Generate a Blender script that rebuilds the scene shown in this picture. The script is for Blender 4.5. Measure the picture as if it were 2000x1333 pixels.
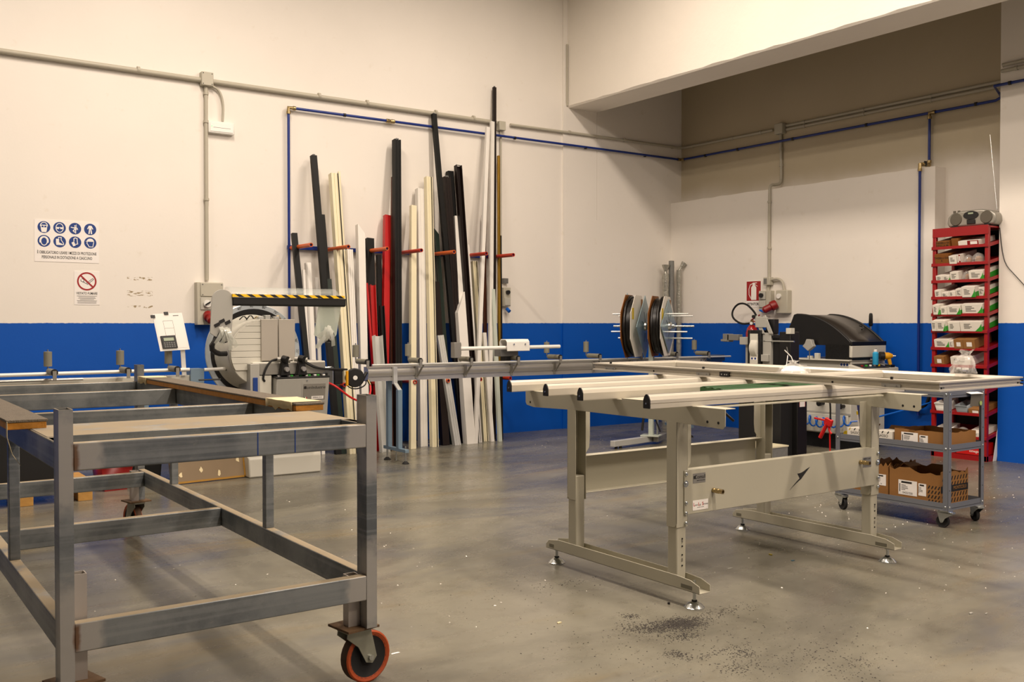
import bpy, bmesh, math, random
from mathutils import Vector, Matrix
for o in list(bpy.data.objects): bpy.data.objects.remove(o)
R = math.radians
SC = bpy.context.scene
COL = SC.collection
random.seed(7)

# ---------------------------------------------------------------- camera, world, exposure
cam = bpy.data.cameras.new('camera'); camo = bpy.data.objects.new('camera', cam); COL.objects.link(camo)
cam.sensor_width = 36.0; cam.lens = 36.0 * 1902 / 2000; cam.clip_end = 100
camo.location = (0, 0, 1.3)
camo.rotation_euler = (R(90 - 1.04), 0, R(-35.2))
SC.camera = camo
w = bpy.data.worlds.new('world'); SC.world = w; w.use_nodes = True
w.node_tree.nodes['Background'].inputs[0].default_value = (1.0, 0.85, 0.66, 1)
w.node_tree.nodes['Background'].inputs[1].default_value = 0.0
SC.view_settings.view_transform = 'Standard'; SC.view_settings.look = 'None'
SC.view_settings.exposure = 0.0; SC.view_settings.gamma = 1.0
SC.view_settings.use_curve_mapping = False
LAMP_POWER = 112.0
LAMP_COLOR = (1.0, 0.85, 0.715)
# rows of ceiling tube fittings: (x, y); the workshop is lit by these only
LAMPS = [(5.6, 6.7), (2.4, 6.7), (5.8, 3.9), (3.0, 3.9), (5.8, 0.6), (3.0, 0.6), (-0.9, 7.0), (4.4, 2.2), (5.8, -2.7), (3.0, -2.7)]
LAMP_Z = 5.55
LAMP_SCALE = [.85, 1.2, .8, 1.1, 1.0, 1.25, .85, .8, 1.3, 1.4]

# ---------------------------------------------------------------- materials
def lin(h):
    if not isinstance(h, str): return (h[0], h[1], h[2], 1)
    h = h.lstrip('#'); r = [int(h[i:i+2], 16) / 255 for i in (0, 2, 4)]
    return tuple((c / 12.92 if c <= .04045 else ((c + .055) / 1.055) ** 2.4) for c in r) + (1,)
MATS = {}
def mat(name, col, rough=.5, metal=0., var=.0, vscale=6., bump=0., bscale=60., trans=0., alpha=1., coat=0., emit=None, spec=None):
    m = bpy.data.materials.new(name); m.use_nodes = True
    nt = m.node_tree; b = nt.nodes['Principled BSDF']
    c = lin(col)
    b.inputs['Base Color'].default_value = c
    b.inputs['Roughness'].default_value = rough
    b.inputs['Metallic'].default_value = metal
    if trans: b.inputs['Transmission Weight'].default_value = trans; b.inputs['IOR'].default_value = 1.3
    if alpha < 1: b.inputs['Alpha'].default_value = alpha
    if coat: b.inputs['Coat Weight'].default_value = coat
    if spec is not None: b.inputs['Specular IOR Level'].default_value = spec
    if emit: b.inputs['Emission Color'].default_value = lin(col); b.inputs['Emission Strength'].default_value = emit
    if var or bump:
        tc = nt.nodes.new('ShaderNodeTexCoord')
        n = nt.nodes.new('ShaderNodeTexNoise'); n.inputs['Scale'].default_value = vscale; n.inputs['Detail'].default_value = 6
        nt.links.new(tc.outputs['Object'], n.inputs['Vector'])
        if var:
            mx = nt.nodes.new('ShaderNodeMix'); mx.data_type = 'RGBA'
            mx.inputs[6].default_value = tuple(max(0, x * (1 - var)) for x in c[:3]) + (1,)
            mx.inputs[7].default_value = tuple(min(1, x * (1 + var)) for x in c[:3]) + (1,)
            nt.links.new(n.outputs['Fac'], mx.inputs[0]); nt.links.new(mx.outputs[2], b.inputs['Base Color'])
        if bump:
            n2 = nt.nodes.new('ShaderNodeTexNoise'); n2.inputs['Scale'].default_value = bscale; n2.inputs['Detail'].default_value = 4
            nt.links.new(tc.outputs['Object'], n2.inputs['Vector'])
            bp = nt.nodes.new('ShaderNodeBump'); bp.inputs['Strength'].default_value = bump; bp.inputs['Distance'].default_value = .01
            nt.links.new(n2.outputs['Fac'], bp.inputs['Height']); nt.links.new(bp.outputs[0], b.inputs['Normal'])
    MATS[name] = m
    return m

class NG:
    """tiny node-graph helper"""
    def __init__(s, name):
        s.m = bpy.data.materials.new(name); s.m.use_nodes = True; s.nt = s.m.node_tree
        s.b = s.nt.nodes['Principled BSDF']; MATS[name] = s.m
        s.tc = s.nt.nodes.new('ShaderNodeTexCoord'); s.obj = s.tc.outputs['Object']
        s.geo = s.nt.nodes.new('ShaderNodeNewGeometry'); s.pos = s.geo.outputs['Position']
    def link(s, a, b): s.nt.links.new(a, b)
    def put(s, sock, v):
        if hasattr(v, 'links') or hasattr(v, 'is_linked'): s.link(v, sock)
        else: sock.default_value = v
    def noise(s, vec, scale, detail=6, rough=.55, dist=0.):
        n = s.nt.nodes.new('ShaderNodeTexNoise'); s.link(vec, n.inputs['Vector'])
        n.inputs['Scale'].default_value = scale; n.inputs['Detail'].default_value = detail
        n.inputs['Roughness'].default_value = rough; n.inputs['Distortion'].default_value = dist
        return n.outputs['Fac']
    def mapv(s, vec, sc=(1,1,1), loc=(0,0,0), rot=(0,0,0)):
        n = s.nt.nodes.new('ShaderNodeMapping'); s.link(vec, n.inputs[0])
        n.inputs['Scale'].default_value = sc; n.inputs['Location'].default_value = loc; n.inputs['Rotation'].default_value = rot
        return n.outputs[0]
    def math(s, op, a, b=0., c=0., clamp=False):
        n = s.nt.nodes.new('ShaderNodeMath'); n.operation = op; n.use_clamp = clamp
        for i, v in enumerate((a, b, c)): s.put(n.inputs[i], v)
        return n.outputs[0]
    def ramp(s, x, lo, hi):
        n = s.nt.nodes.new('ShaderNodeMapRange'); n.clamp = True; n.interpolation_type = 'SMOOTHSTEP'
        s.link(x, n.inputs[0]); n.inputs[1].default_value = lo; n.inputs[2].default_value = hi
        return n.outputs[0]
    def mix(s, f, a, b):
        n = s.nt.nodes.new('ShaderNodeMix'); n.data_type = 'RGBA'
        s.put(n.inputs[0], f)
        for i, v in ((6, a), (7, b)):
            if hasattr(v, 'links'): s.link(v, n.inputs[i])
            else: n.inputs[i].default_value = lin(v)
        return n.outputs[2]
    def sep(s, v):
        n = s.nt.nodes.new('ShaderNodeSeparateXYZ'); s.link(v, n.inputs[0]); return n.outputs
    def bump(s, h, strength=.3, dist=.01):
        n = s.nt.nodes.new('ShaderNodeBump'); n.inputs['Strength'].default_value = strength; n.inputs['Distance'].default_value = dist
        s.link(h, n.inputs['Height']); s.link(n.outputs[0], s.b.inputs['Normal'])
    def color(s, c): s.put(s.b.inputs['Base Color'], c)
    def set(s, **k):
        for n, v in k.items(): s.put(s.b.inputs[n.replace('_', ' ')], v)

# painted walls: warm white above, blue up to 1.3 m, with scuffs and old glue marks
def wall_material(name, marks=False, wa='#e6e0d6', wb='#efe9e0'):
    g = NG(name)
    p = g.sep(g.pos)
    n1 = g.noise(g.pos, 1.3, 5); n2 = g.noise(g.pos, 9, 5)
    white = g.mix(n1, wa, wb)
    if name.endswith('shade_threshold'):      # above ledge height the beam's shade is mixed into the white
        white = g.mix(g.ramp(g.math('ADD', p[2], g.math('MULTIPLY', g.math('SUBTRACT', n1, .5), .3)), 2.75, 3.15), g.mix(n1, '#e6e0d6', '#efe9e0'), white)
    white = g.mix(g.math('MULTIPLY', g.ramp(n2, .62, .8), .25), white, '#cdbfa6')
    blue = g.mix(n1, '#0049a6', '#0055b8')
    edge = g.math('MULTIPLY', g.math('SUBTRACT', g.noise(g.pos, 30, 3), .5), .012)
    f = g.math('LESS_THAN', g.math('ADD', p[2], edge), 1.302)
    if marks:
        zs = g.mapv(g.pos, (14, 1, 34))
        nn = g.noise(zs, 1.7, 3)
        tot = None
        for z0, h in ((1.718, .016), (1.578, .026), (1.455, .012)):
            a = g.math('LESS_THAN', g.math('ABSOLUTE', g.math('SUBTRACT', p[2], z0)), h)
            b_ = g.math('LESS_THAN', g.math('ABSOLUTE', g.math('SUBTRACT', p[0], 2.41)), .115)
            k = g.math('MULTIPLY', a, b_)
            tot = k if tot is None else g.math('MAXIMUM', tot, k)
        white = g.mix(g.math('MULTIPLY', tot, g.ramp(nn, .50, .60)), white, '#9a8866')
    g.color(g.mix(f, white, blue))
    g.set(Roughness=g.mix(f, (.6, .6, .6), (.5, .5, .5))); g.b.inputs['Specular IOR Level'].default_value = .28
    g.bump(g.noise(g.pos, 45, 4), .12, .004)
    return g.m
wall_material('wall_paint'); wall_material('wall_paint_marks', True); wall_material('wall_paint_shade_threshold', False, '#b9ad93', '#c3b79e')   # darker white stands in for the beam's shadow on the upper right wall
mat('plaster', '#ece5d9', .7, var=.04, vscale=2, bump=.25, bscale=18)
mat('ceiling_paint', '#a59f93', .8, var=.03)

# resin floor: blotchy greys and browns, half glossy
g = NG('floor_resin')
sx = g.mapv(g.pos, (.35, 1.6, 1))
a = g.noise(g.mapv(g.pos, (.55, .8, 1)), 1.1, 8, .6, .6); b2 = g.noise(sx, 1.3, 7, .6, .4); c2 = g.noise(g.pos, 14, 8, .65); d2 = g.noise(g.pos, 160, 2)
col = g.mix(g.ramp(a, .36, .64), '#5a574d', '#7b7769')
col = g.mix(g.math('MULTIPLY', g.ramp(b2, .52, .72), .55), col, '#776640')
col = g.mix(g.math('MULTIPLY', g.ramp(g.noise(g.mapv(g.pos, (.5, 1.1, 1), (7, 3, 0)), 1.0, 7, .6, .8), .5, .68), .6), col, '#4c4f55')
col = g.mix(g.math('MULTIPLY', g.ramp(c2, .5, .8), .35), col, '#4a4232')
col = g.mix(g.math('MULTIPLY', g.ramp(d2, .66, .74), .4), col, '#332c22')
g.color(col)
rg = g.math('ADD', g.math('MULTIPLY', g.noise(g.mapv(g.pos, (.6, 1.8, 1)), 2.2, 7, .65), .36), .10)
g.set(Roughness=rg); g.bump(c2, .06, .004)
g.b.inputs['Specular IOR Level'].default_value = .5

# welded raw steel tube of the trolley, with rust at joints and saw dust on top
g = NG('raw_steel')
p = g.sep(g.pos); nrm = g.sep(g.geo.outputs['Normal'])
n1 = g.noise(g.pos, 5.0, 6, .6); n2 = g.noise(g.mapv(g.pos, (1.5, 1.5, 3)), 11, 6, .65); n3 = g.noise(g.pos, 140, 3)
lw = g.noise(g.mapv(g.pos, (.6, .6, 40)), 1.0, 3)                      # drawn lines along the beams
col = g.mix(g.ramp(n1, .35, .65), '#62676a', '#858989')
col = g.mix(g.math('MULTIPLY', g.ramp(lw, .5, .62), .35), col, '#9b9e9d')
col = g.mix(g.math('MULTIPLY', g.ramp(n2, .58, .78), .4), col, '#a39e96')
col = g.mix(g.math('MULTIPLY', g.ramp(n3, .6, .75), .25), col, '#3e3a34')
# ground-bright weld zones at the front corners, with rust runs beside the left leg
wob = g.math('MULTIPLY', g.math('SUBTRACT', g.noise(g.pos, 18, 3), .5), .05)
dx = g.math('MINIMUM', g.math('ABSOLUTE', g.math('SUBTRACT', p[0], .60)), g.math('ABSOLUTE', g.math('SUBTRACT', p[0], 1.555)))
zone = g.ramp(g.math('ADD', dx, wob), .085, .06)
zj = g.math('MINIMUM', g.math('ABSOLUTE', g.math('SUBTRACT', p[2], .90)), g.math('ABSOLUTE', g.math('SUBTRACT', p[2], .362)))
zone = g.math('MULTIPLY', zone, g.ramp(g.math('ADD', zj, g.math('MULTIPLY', wob, 3.)), .20, .10))
zone = g.math('MULTIPLY', zone, g.ramp(p[1], 3.2, 3.12))
col = g.mix(g.math('MULTIPLY', zone, .85), col, '#b1ada6')
rx = g.ramp(g.math('ADD', g.math('ABSOLUTE', g.math('SUBTRACT', p[0], .603)), g.math('MULTIPLY', wob, .4)), .014, .002)
rr = g.math('MULTIPLY', g.math('MULTIPLY', rx, g.ramp(zj, .05, .03)), g.ramp(p[1], 3.2, 3.12))
rst = g.noise(g.mapv(g.pos, (1, 1, 1), (3, 9, 2)), 6.5, 6, .6)
col = g.mix(g.math('MULTIPLY', g.ramp(rst, .68, .76), .6), col, '#6d451f')
col = g.mix(g.math('MULTIPLY', rr, .85), col, '#6a4116')
dust = g.math('MULTIPLY', g.ramp(nrm[2], .6, .9), g.ramp(g.noise(g.pos, 9, 6), .2, .5))
g.color(g.mix(g.math('MULTIPLY', dust, .85), col, '#978669'))
g.set(Metallic=g.math('SUBTRACT', .45, g.math('MULTIPLY', dust, .45)), Roughness=g.math('ADD', .40, g.math('MULTIPLY', dust, .5)))
mat('weld_polished', '#b9b1a8', .42, .5, var=.12, vscale=9)
mat('tread_brown', '#4a3320', .8, var=.3, vscale=30)
mat('rust', '#5a4228', .8, 0, var=.4, vscale=30)

M = MATS
mat('bench_grey', '#b3ae9b', .38, var=.03, vscale=3)
mat('rail_alu', '#c6bfb0', .33, .2, var=.04, vscale=20)
mat('alu', '#bdbab4', .33, .6, var=.06, vscale=12)
mat('alu_dull', '#97948c', .42, .5, var=.08, vscale=15)
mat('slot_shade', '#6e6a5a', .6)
mat('zinc', '#c3c7c6', .25, .95, var=.15, vscale=30)
mat('zinc_yellow', '#b9a878', .35, .8, var=.2, vscale=30)
mat('brass', '#a8946a', .3, .95, var=.15, vscale=40)
mat('black_plastic', '#0d0c0c', .45)
mat('black_matte', '#0b0a0a', .7)
mat('black_rubber', '#141312', .8, var=.2)
mat('orange_pu', '#a2410f', .5, var=.15, vscale=20)
mat('orange_sleeve', '#c85a1e', .45, var=.12, vscale=20)
mat('red_sleeve', '#b0321a', .45, var=.12, vscale=20)
mat('charcoal', '#111110', .5, var=.12, vscale=15, spec=.25)
mat('black_profile', '#0b0a09', .5, var=.12, vscale=15, spec=.25)
mat('brown_dark', '#180c08', .45, var=.15, vscale=12, spec=.3)
mat('brown_red', '#4a210a', .45, var=.15, vscale=12)
mat('cream', '#e3dab9', .33, var=.04)
mat('white_profile', '#e2ded6', .32, var=.04)
mat('white_alu', '#cfcfca', .3, .35, var=.05)
mat('red_profile', '#b40808', .4, var=.06)
mat('green_dark', '#071d13', .4, var=.12)
mat('gold', '#a98430', .3, .8, var=.1)
mat('greenish_grey', '#b9c0b4', .4, var=.05)
mat('white_plastic', '#e8e6df', .4)
mat('grey_plastic', '#b7b4a8', .45, var=.03)
mat('conduit', '#b3ad9c', .45, var=.04)
mat('box_grey', '#b8b3a2', .45, var=.04)
mat('pipe_blue', '#0b2a7a', .35)
mat('steel_blue', '#7d93a3', .4, .3, var=.06)
mat('machine_grey', '#a4a29a', .4, var=.02)
mat('machine_white', '#cbc8bb', .4, var=.02)
mat('machine_dark', '#6f6e6b', .45, var=.05)
mat('roller_grey', '#7b7869', .6, var=.05)
mat('glass_clear', '#e8efe9', .08, alpha=.14)
mat('poly_sheet', '#c3cabb', .12, alpha=.55)
mat('plastic_film', '#f3efe8', .10, alpha=.24, coat=1.)
mat('smoked', '#2a2520', .32)
mat('yellow', '#f0c000', .5)
mat('yellow_tool', '#d89a08', .45)
mat('red_paint', '#930a10', .38, var=.05)
mat('red_plastic', '#85120e', .4)
mat('red_ext', '#a50d0d', .25, coat=.5)
mat('green_print', '#2f9b2a', .5)
mat('white_card', '#e4ded2', .6, var=.03)
mat('paper', '#efeae3', .6)
mat('ink', '#1a1816', .6)
mat('ink_grey', '#5c5852', .6)
mat('ink_red', '#b01414', .6)
mat('sign_blue', '#04357d', .5)
mat('sign_red', '#9e1418', .5)
mat('sign_white', '#f1ece6', .35)
mat('cardboard', '#8f6331', .75, var=.1, vscale=8)
mat('cardboard_in', '#6a4a28', .8, var=.1)
mat('cardboard_amber', '#7d4a12', .6, var=.15)
mat('tape_brown', '#7a5426', .4)
mat('wood', '#a8701d', .7, var=.35, vscale=25, bump=.4, bscale=40)
mat('wood_pallet', '#b98a45', .75, var=.25, vscale=12, bump=.3, bscale=30)
mat('carpet', '#6a6154', .95, var=.3, vscale=40, bump=.6, bscale=200)
mat('masking_tape', '#d8c79d', .6, var=.15, vscale=20)
mat('board_brown', '#7d6a50', .7, var=.06)
mat('ochre', '#9a6f1a', .7, var=.15, vscale=30)
mat('cart_grey', '#6e7178', .42, .1, var=.05)
mat('blue_hose', '#0c5fc0', .3)
mat('red_hose', '#c01212', .35)
mat('plate_blue', '#93acb4', .3, .5, var=.08)
mat('fork_zinc', '#8f8f80', .45, .5, var=.15, vscale=20)
mat('gasket_black', '#0b0908', .35, var=.2, vscale=20)
mat('radio_silver', '#9a968c', .38, .5, var=.05)
mat('radio_grille', '#5d574b', .6, .2, var=.1, vscale=60)
mat('dark_glass', '#0b0b0d', .1)
mat('lcd', '#9aa68c', .3)
mat('led', '#7fd08a', .4, emit=1.5)
mat('tube_white', '#fff3dc', .5, emit=2.0)
mat('bin_blue', '#1b3a63', .5)
mat('bin_grey', '#9ba3a8', .5, alpha=.8)
mat('brush', '#0a0908', .9, bump=.8, bscale=120)
mat('tag_grey', '#6b665b', .5)
mat('lime', '#a9bf6a', .5)
mat('spray_blue', '#2f9fd0', .35)
mat('cartridge_blue', '#0b1a5c', .35)
mat('wrap_silver', '#a9a79c', .25, .5, var=.35, vscale=25, bump=.6, bscale=30)
mat('wrap_grey', '#7a7a76', .5, var=.2, vscale=30)
mat('ink_yellow', '#d9b91c', .5)
mat('flag_green', '#1f7a3a', .5)
mat('disc_blue_grey', '#d2dadd', .3, .5, var=.05)
mat('green_rail', '#1e4a1c', .5, var=.2, vscale=20)
mat('scrap_blue', '#2c5568', .6)
mat('scrap_yellow', '#8a7a20', .6)
mat('strip_clear', '#d9dbd0', .08, alpha=.38, coat=1.)
mat('fence_alu', '#b3aca0', .42, .3, var=.04)
mat('shaving_dark', '#2a231c', .7)
mat('shaving_bright', '#d5cfc4', .35, .6)

# ---------------------------------------------------------------- mesh helpers
def V(*a): return Vector(a[0] if len(a) == 1 else a)
def frame_of(d, up=(0, 0, 1)):
    d = V(d).normalized(); up = V(up)
    if abs(d.dot(up)) > .99: up = V(0, 1, 0) if abs(d.y) < .9 else V(1, 0, 0)
    s = d.cross(up).normalized(); u = s.cross(d).normalized()
    return d, s, u
class MB:
    def __init__(s): s.v = []; s.f = []
    def add(s, vs, fs):
        n = len(s.v); s.v += [tuple(v) for v in vs]; s.f += [tuple(i + n for i in f) for f in fs]; return s
    def box(s, x0, x1, y0, y1, z0, z1):
        return s.add([(x, y, z) for x in (x0, x1) for y in (y0, y1) for z in (z0, z1)],
                     [(0, 1, 3, 2), (4, 6, 7, 5), (0, 4, 5, 1), (2, 3, 7, 6), (0, 2, 6, 4), (1, 5, 7, 3)])
    def obox(s, c, ax, ay, az):
        c, ax, ay, az = V(c), V(ax), V(ay), V(az)
        return s.add([c + ax * i + ay * j + az * k for i in (-1, 1) for j in (-1, 1) for k in (-1, 1)],
                     [(0, 1, 3, 2), (4, 6, 7, 5), (0, 4, 5, 1), (2, 3, 7, 6), (0, 2, 6, 4), (1, 5, 7, 3)])
    def bar(s, p0, p1, w, h, up=(0, 0, 1)):
        p0, p1 = V(p0), V(p1); d, sd, u = frame_of(p1 - p0, up)
        return s.obox((p0 + p1) / 2, (p1 - p0) / 2, sd * w / 2, u * h / 2)
    def prism(s, poly, o, u, v, w):
        o, u, v, w = V(o), V(u), V(v), V(w); n = len(poly)
        a = [o + u * p[0] + v * p[1] for p in poly]
        s.add(a + [q + w for q in a], [tuple(range(n))[::-1], tuple(range(n, 2 * n))] + [(i, (i + 1) % n, (i + 1) % n + n, i + n) for i in range(n)])
        return s
    def rtube(s, p0, p1, w, h, t, up=(0, 0, 1)):
        p0, p1 = V(p0), V(p1); d, sd, u = frame_of(p1 - p0, up); vs = []
        for p in (p0, p1):
            for k in (0, t):
                for i, j in ((-1, -1), (1, -1), (1, 1), (-1, 1)):
                    vs.append(p + sd * i * (w / 2 - k) + u * j * (h / 2 - k))
        fs = []
        for i in range(4):
            j = (i + 1) % 4
            fs += [(i, j, 8 + j, 8 + i), (4 + j, 4 + i, 12 + i, 12 + j), (j, i, 4 + i, 4 + j), (8 + i, 8 + j, 12 + j, 12 + i)]
        return s.add(vs, fs)
    def cyl(s, p0, p1, r, r1=None, n=14, caps=True):
        p0, p1 = V(p0), V(p1); r1 = r if r1 is None else r1; d, sd, u = frame_of(p1 - p0)
        vs = []
        for p, rr in ((p0, r), (p1, r1)):
            for i in range(n):
                a = 2 * math.pi * i / n; vs.append(p + (sd * math.cos(a) + u * math.sin(a)) * rr)
        fs = [(i, (i + 1) % n, (i + 1) % n + n, i + n) for i in range(n)]
        if caps: fs += [tuple(range(n))[::-1], tuple(range(n, 2 * n))]
        return s.add(vs, fs)
    def pipe(s, p0, p1, r, t, n=14):
        p0, p1 = V(p0), V(p1); return s.lathe([(r, 0), (r, (p1 - p0).length), (r - t, (p1 - p0).length), (r - t, 0), (r, 0)], p0, p1 - p0, n, False)
    def lathe(s, prof, o, ax, n=20, caps=True):
        o = V(o); d, sd, u = frame_of(ax); vs = []; m = len(prof)
        for r, h in prof:
            for i in range(n):
                a = 2 * math.pi * i / n; vs.append(o + d * h + (sd * math.cos(a) + u * math.sin(a)) * r)
        fs = []
        for k in range(m - 1):
            for i in range(n):
                j = (i + 1) % n; fs.append((k * n + i, k * n + j, (k + 1) * n + j, (k + 1) * n + i))
        if caps: fs += [tuple(range(n))[::-1], tuple(range((m - 1) * n, m * n))]
        return s.add(vs, fs)
    def sweep(s, pts, r, n=8, smooth=0, closed=False):
        P = [V(p) for p in pts]
        for _ in range(smooth):
            Q = [P[0]]
            for a, b in zip(P, P[1:]): Q += [a * .75 + b * .25, a * .25 + b * .75]
            P = Q + [P[-1]]
        vs = []; sd = None
        for i, p in enumerate(P):
            d = (P[min(i + 1, len(P) - 1)] - P[max(i - 1, 0)]).normalized()
            if sd is None: _, sd, _ = frame_of(d)
            sd = (sd - d * sd.dot(d)).normalized(); u = d.cross(sd)
            for k in range(n):
                a = 2 * math.pi * k / n; vs.append(p + (sd * math.cos(a) + u * math.sin(a)) * r)
        m = len(P)
        fs = [(k * n + i, k * n + (i + 1) % n, (k + 1) * n + (i + 1) % n, (k + 1) * n + i) for k in range(m - 1) for i in range(n)]
        fs += [tuple(range(n))[::-1], tuple(range((m - 1) * n, m * n))]
        return s.add(vs, fs)
    def ribbon(s, pts, wvec, t):
        """flat strip through pts, half width vector(s) wvec, thickness t"""
        P = [V(p) for p in pts]; W = [V(q) for q in wvec] if isinstance(wvec, list) else [V(wvec)] * len(P); vs = []
        for i, p in enumerate(P):
            d = (P[min(i + 1, len(P) - 1)] - P[max(i - 1, 0)]).normalized(); nn = d.cross(W[i]).normalized() * t / 2
            vs += [p - W[i] - nn, p + W[i] - nn, p + W[i] + nn, p - W[i] + nn]
        fs = [(k * 4 + i, k * 4 + (i + 1) % 4, k * 4 + 4 + (i + 1) % 4, k * 4 + 4 + i) for k in range(len(P) - 1) for i in range(4)]
        fs += [(3, 2, 1, 0), tuple(len(vs) - 4 + i for i in range(4))]
        return s.add(vs, fs)

ORG = {}
def thing(name, label, cat, loc=(0, 0, 0), group=None, rotz=0., local=False):
    o = bpy.data.objects.new(name, None); COL.objects.link(o); o.empty_display_size = .05
    o.location = loc; o.rotation_euler = (0, 0, rotz)
    o['label'] = label; o['category'] = cat
    if group: o['group'] = group
    ORG[o.name] = V(0, 0, 0) if local else V(loc)
    return o
def tag(o, label, cat, group=None):
    o['label'] = label; o['category'] = cat
    if group: o['group'] = group
    return o
def ob(name, mb, m, parent=None, bev=0., smooth=35., label=None, org=None, kind=None, seg=2):
    o_ = ORG[parent.name] if parent else (V(org) if org else None)
    vs = mb.v
    if o_ is None:
        xs = [v[0] for v in vs]; ys = [v[1] for v in vs]; zs = [v[2] for v in vs]
        o_ = V((min(xs) + max(xs)) / 2, (min(ys) + max(ys)) / 2, min(zs))
    me = bpy.data.meshes.new(name); me.from_pydata([tuple(V(v) - o_) for v in vs], [], mb.f)
    bm = bmesh.new(); bm.from_mesh(me); bmesh.ops.recalc_face_normals(bm, faces=bm.faces); bm.to_mesh(me); bm.free()
    if smooth:
        me.polygons.foreach_set('use_smooth', [True] * len(me.polygons)); me.set_sharp_from_angle(angle=R(smooth))
    me.materials.append(M[m] if isinstance(m, str) else m)
    o = bpy.data.objects.new(name, me); COL.objects.link(o)
    if parent:
        o.parent = parent; ORG[o.name] = o_
    else:
        o.location = o_; ORG[o.name] = o_
    if bev:
        md = o.modifiers.new('bevel', 'BEVEL'); md.width = bev; md.segments = seg; md.limit_method = 'ANGLE'; md.angle_limit = R(40)
    if label: o['label'] = label
    if kind: o['kind'] = kind
    return o
def struct(name, mb, m, parent=None, **k):
    o = ob(name, mb, m, parent, org=None if parent else (0, 0, 0), **k); o['kind'] = 'structure'; return o
def text(name, s, m, parent, o, u, v, size, align='CENTER', ext=.0004, sx=1., lsp=1., bold=0.):
    cu = bpy.data.curves.new(name, 'FONT'); cu.body = s; cu.size = size; cu.align_x = align; cu.align_y = 'CENTER'; cu.extrude = ext
    cu.space_line = lsp; cu.resolution_u = 3; cu.offset = bold
    to = bpy.data.objects.new('tmp_text', cu); COL.objects.link(to)
    me = bpy.data.meshes.new_from_object(to.evaluated_get(bpy.context.evaluated_depsgraph_get()))
    bpy.data.objects.remove(to)
    O, U, W = V(o), V(u), V(v); N = U.cross(W); org = ORG[parent.name]
    for vt in me.vertices:
        c = vt.co.copy(); vt.co = O + U * c.x * sx + W * c.y + N * c.z - org
    me.materials.clear(); me.materials.append(M[m])
    t = bpy.data.objects.new(name, me); COL.objects.link(t); t.parent = parent; ORG[t.name] = org
    return t
JIT = random.Random(1)
def flat(mb, poly, o, u, v, t=.0006):
    u, v = V(u), V(v); t = t * (1 + .5 * JIT.random()); return mb.prism(poly, o, u, v, u.cross(v) * t)
def circ(r, n=24, cx=0, cy=0, ry=None, a0=0, a1=360):
    ry = r if ry is None else ry; k = n if a1 - a0 == 360 else n - 1
    return [(cx + r * math.cos(R(a0 + (a1 - a0) * i / k)), cy + ry * math.sin(R(a0 + (a1 - a0) * i / k))) for i in range(n)]
def rect(x0, y0, x1, y1): return [(x0, y0), (x1, y0), (x1, y1), (x0, y1)]
def ringpoly(mb, ro, ri, cx, cy, o, u, v, t=.0006, n=24, sy=1.):
    for i in range(n):
        a, b = 2 * math.pi * i / n, 2 * math.pi * (i + 1) / n
        flat(mb, [(cx + ri * math.cos(a), cy + sy * ri * math.sin(a)), (cx + ro * math.cos(a), cy + sy * ro * math.sin(a)),
                  (cx + ro * math.cos(b), cy + sy * ro * math.sin(b)), (cx + ri * math.cos(b), cy + sy * ri * math.sin(b))], o, u, v, t)
    return mb
def polyline(mb, pts, wd, o, u, v, t=.0006, closed=False):
    P = list(pts) + ([pts[0]] if closed else [])
    for a, b in zip(P, P[1:]):
        dx, dy = b[0] - a[0], b[1] - a[1]; L = math.hypot(dx, dy) or 1; ex, ey = dx / L * wd / 2, dy / L * wd / 2
        flat(mb, [(a[0] - ex + ey, a[1] - ey - ex), (b[0] + ex + ey, b[1] + ey - ex), (b[0] + ex - ey, b[1] + ey + ex), (a[0] - ex - ey, a[1] - ey + ex)], o, u, v, t)
    return mb
UX, UZ, UY = (1, 0, 0), (0, 0, 1), (0, 1, 0)
NY = (0, -1, 0)   # right-hand vector on a face that looks towards -x

# ---------------------------------------------------------------- the room
YW, XW, XL, XC = 9.45, 9.44, 9.25, 9.04     # back wall, right wall, its thicker lower part, column
X0, Y0, ZC = -9.5, -6.5, 6.2
struct('floor', MB().box(X0 - .2, XW + .2, Y0 - .2, YW + .2, -.12, 0), 'floor_resin')
mb = MB().box(X0 - .2, 7.42, YW, YW + .2, 0, ZC); struct('wall_left', mb, 'wall_paint_marks')
struct('wall_left_bay', MB().box(7.42, 7.955, YW - .022, YW + .2, 0, ZC).box(7.955, 7.96, YW - .016, YW + .2, 2.6, ZC).box(7.955, 7.96, YW - .022, YW + .2, 0, 2.6).box(7.96, XW + .2, YW - .022, YW + .2, 0, ZC), 'wall_paint')
struct('wall_right', MB().box(XW, XW + .2, Y0, YW, 0, ZC), 'wall_paint_shade_threshold')
mb = MB(); n = 26; ys = [5.64 + (YW - .022 - 5.64) * i / n for i in range(n + 1)]
tops = [2.905 + random.uniform(-.006, .006) for _ in ys]
poly = [(ys[0], 0), (ys[-1], 0)] + [(ys[i], tops[i]) for i in range(n, -1, -1)]
mb.prism(poly, (XL, 0, 0), (0, 1, 0), (0, 0, 1), (XW - XL, 0, 0)); struct('wall_right_lower', mb, 'wall_paint')
struct('wall_right_column', MB().box(XC, XW, -.5, 4.86, 0, ZC), 'wall_paint')
struct('wall_rear', MB().box(X0, XW, Y0 - .2, Y0, 0, ZC), 'wall_paint_shade_threshold')
struct('wall_side', MB().box(X0 - .2, X0, Y0, YW, 0, ZC), 'wall_paint_shade_threshold')
struct('ceiling', MB().box(X0 - .2, XW + .2, Y0 - .2, YW + .2, ZC, ZC + .15), 'ceiling_paint')
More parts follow.
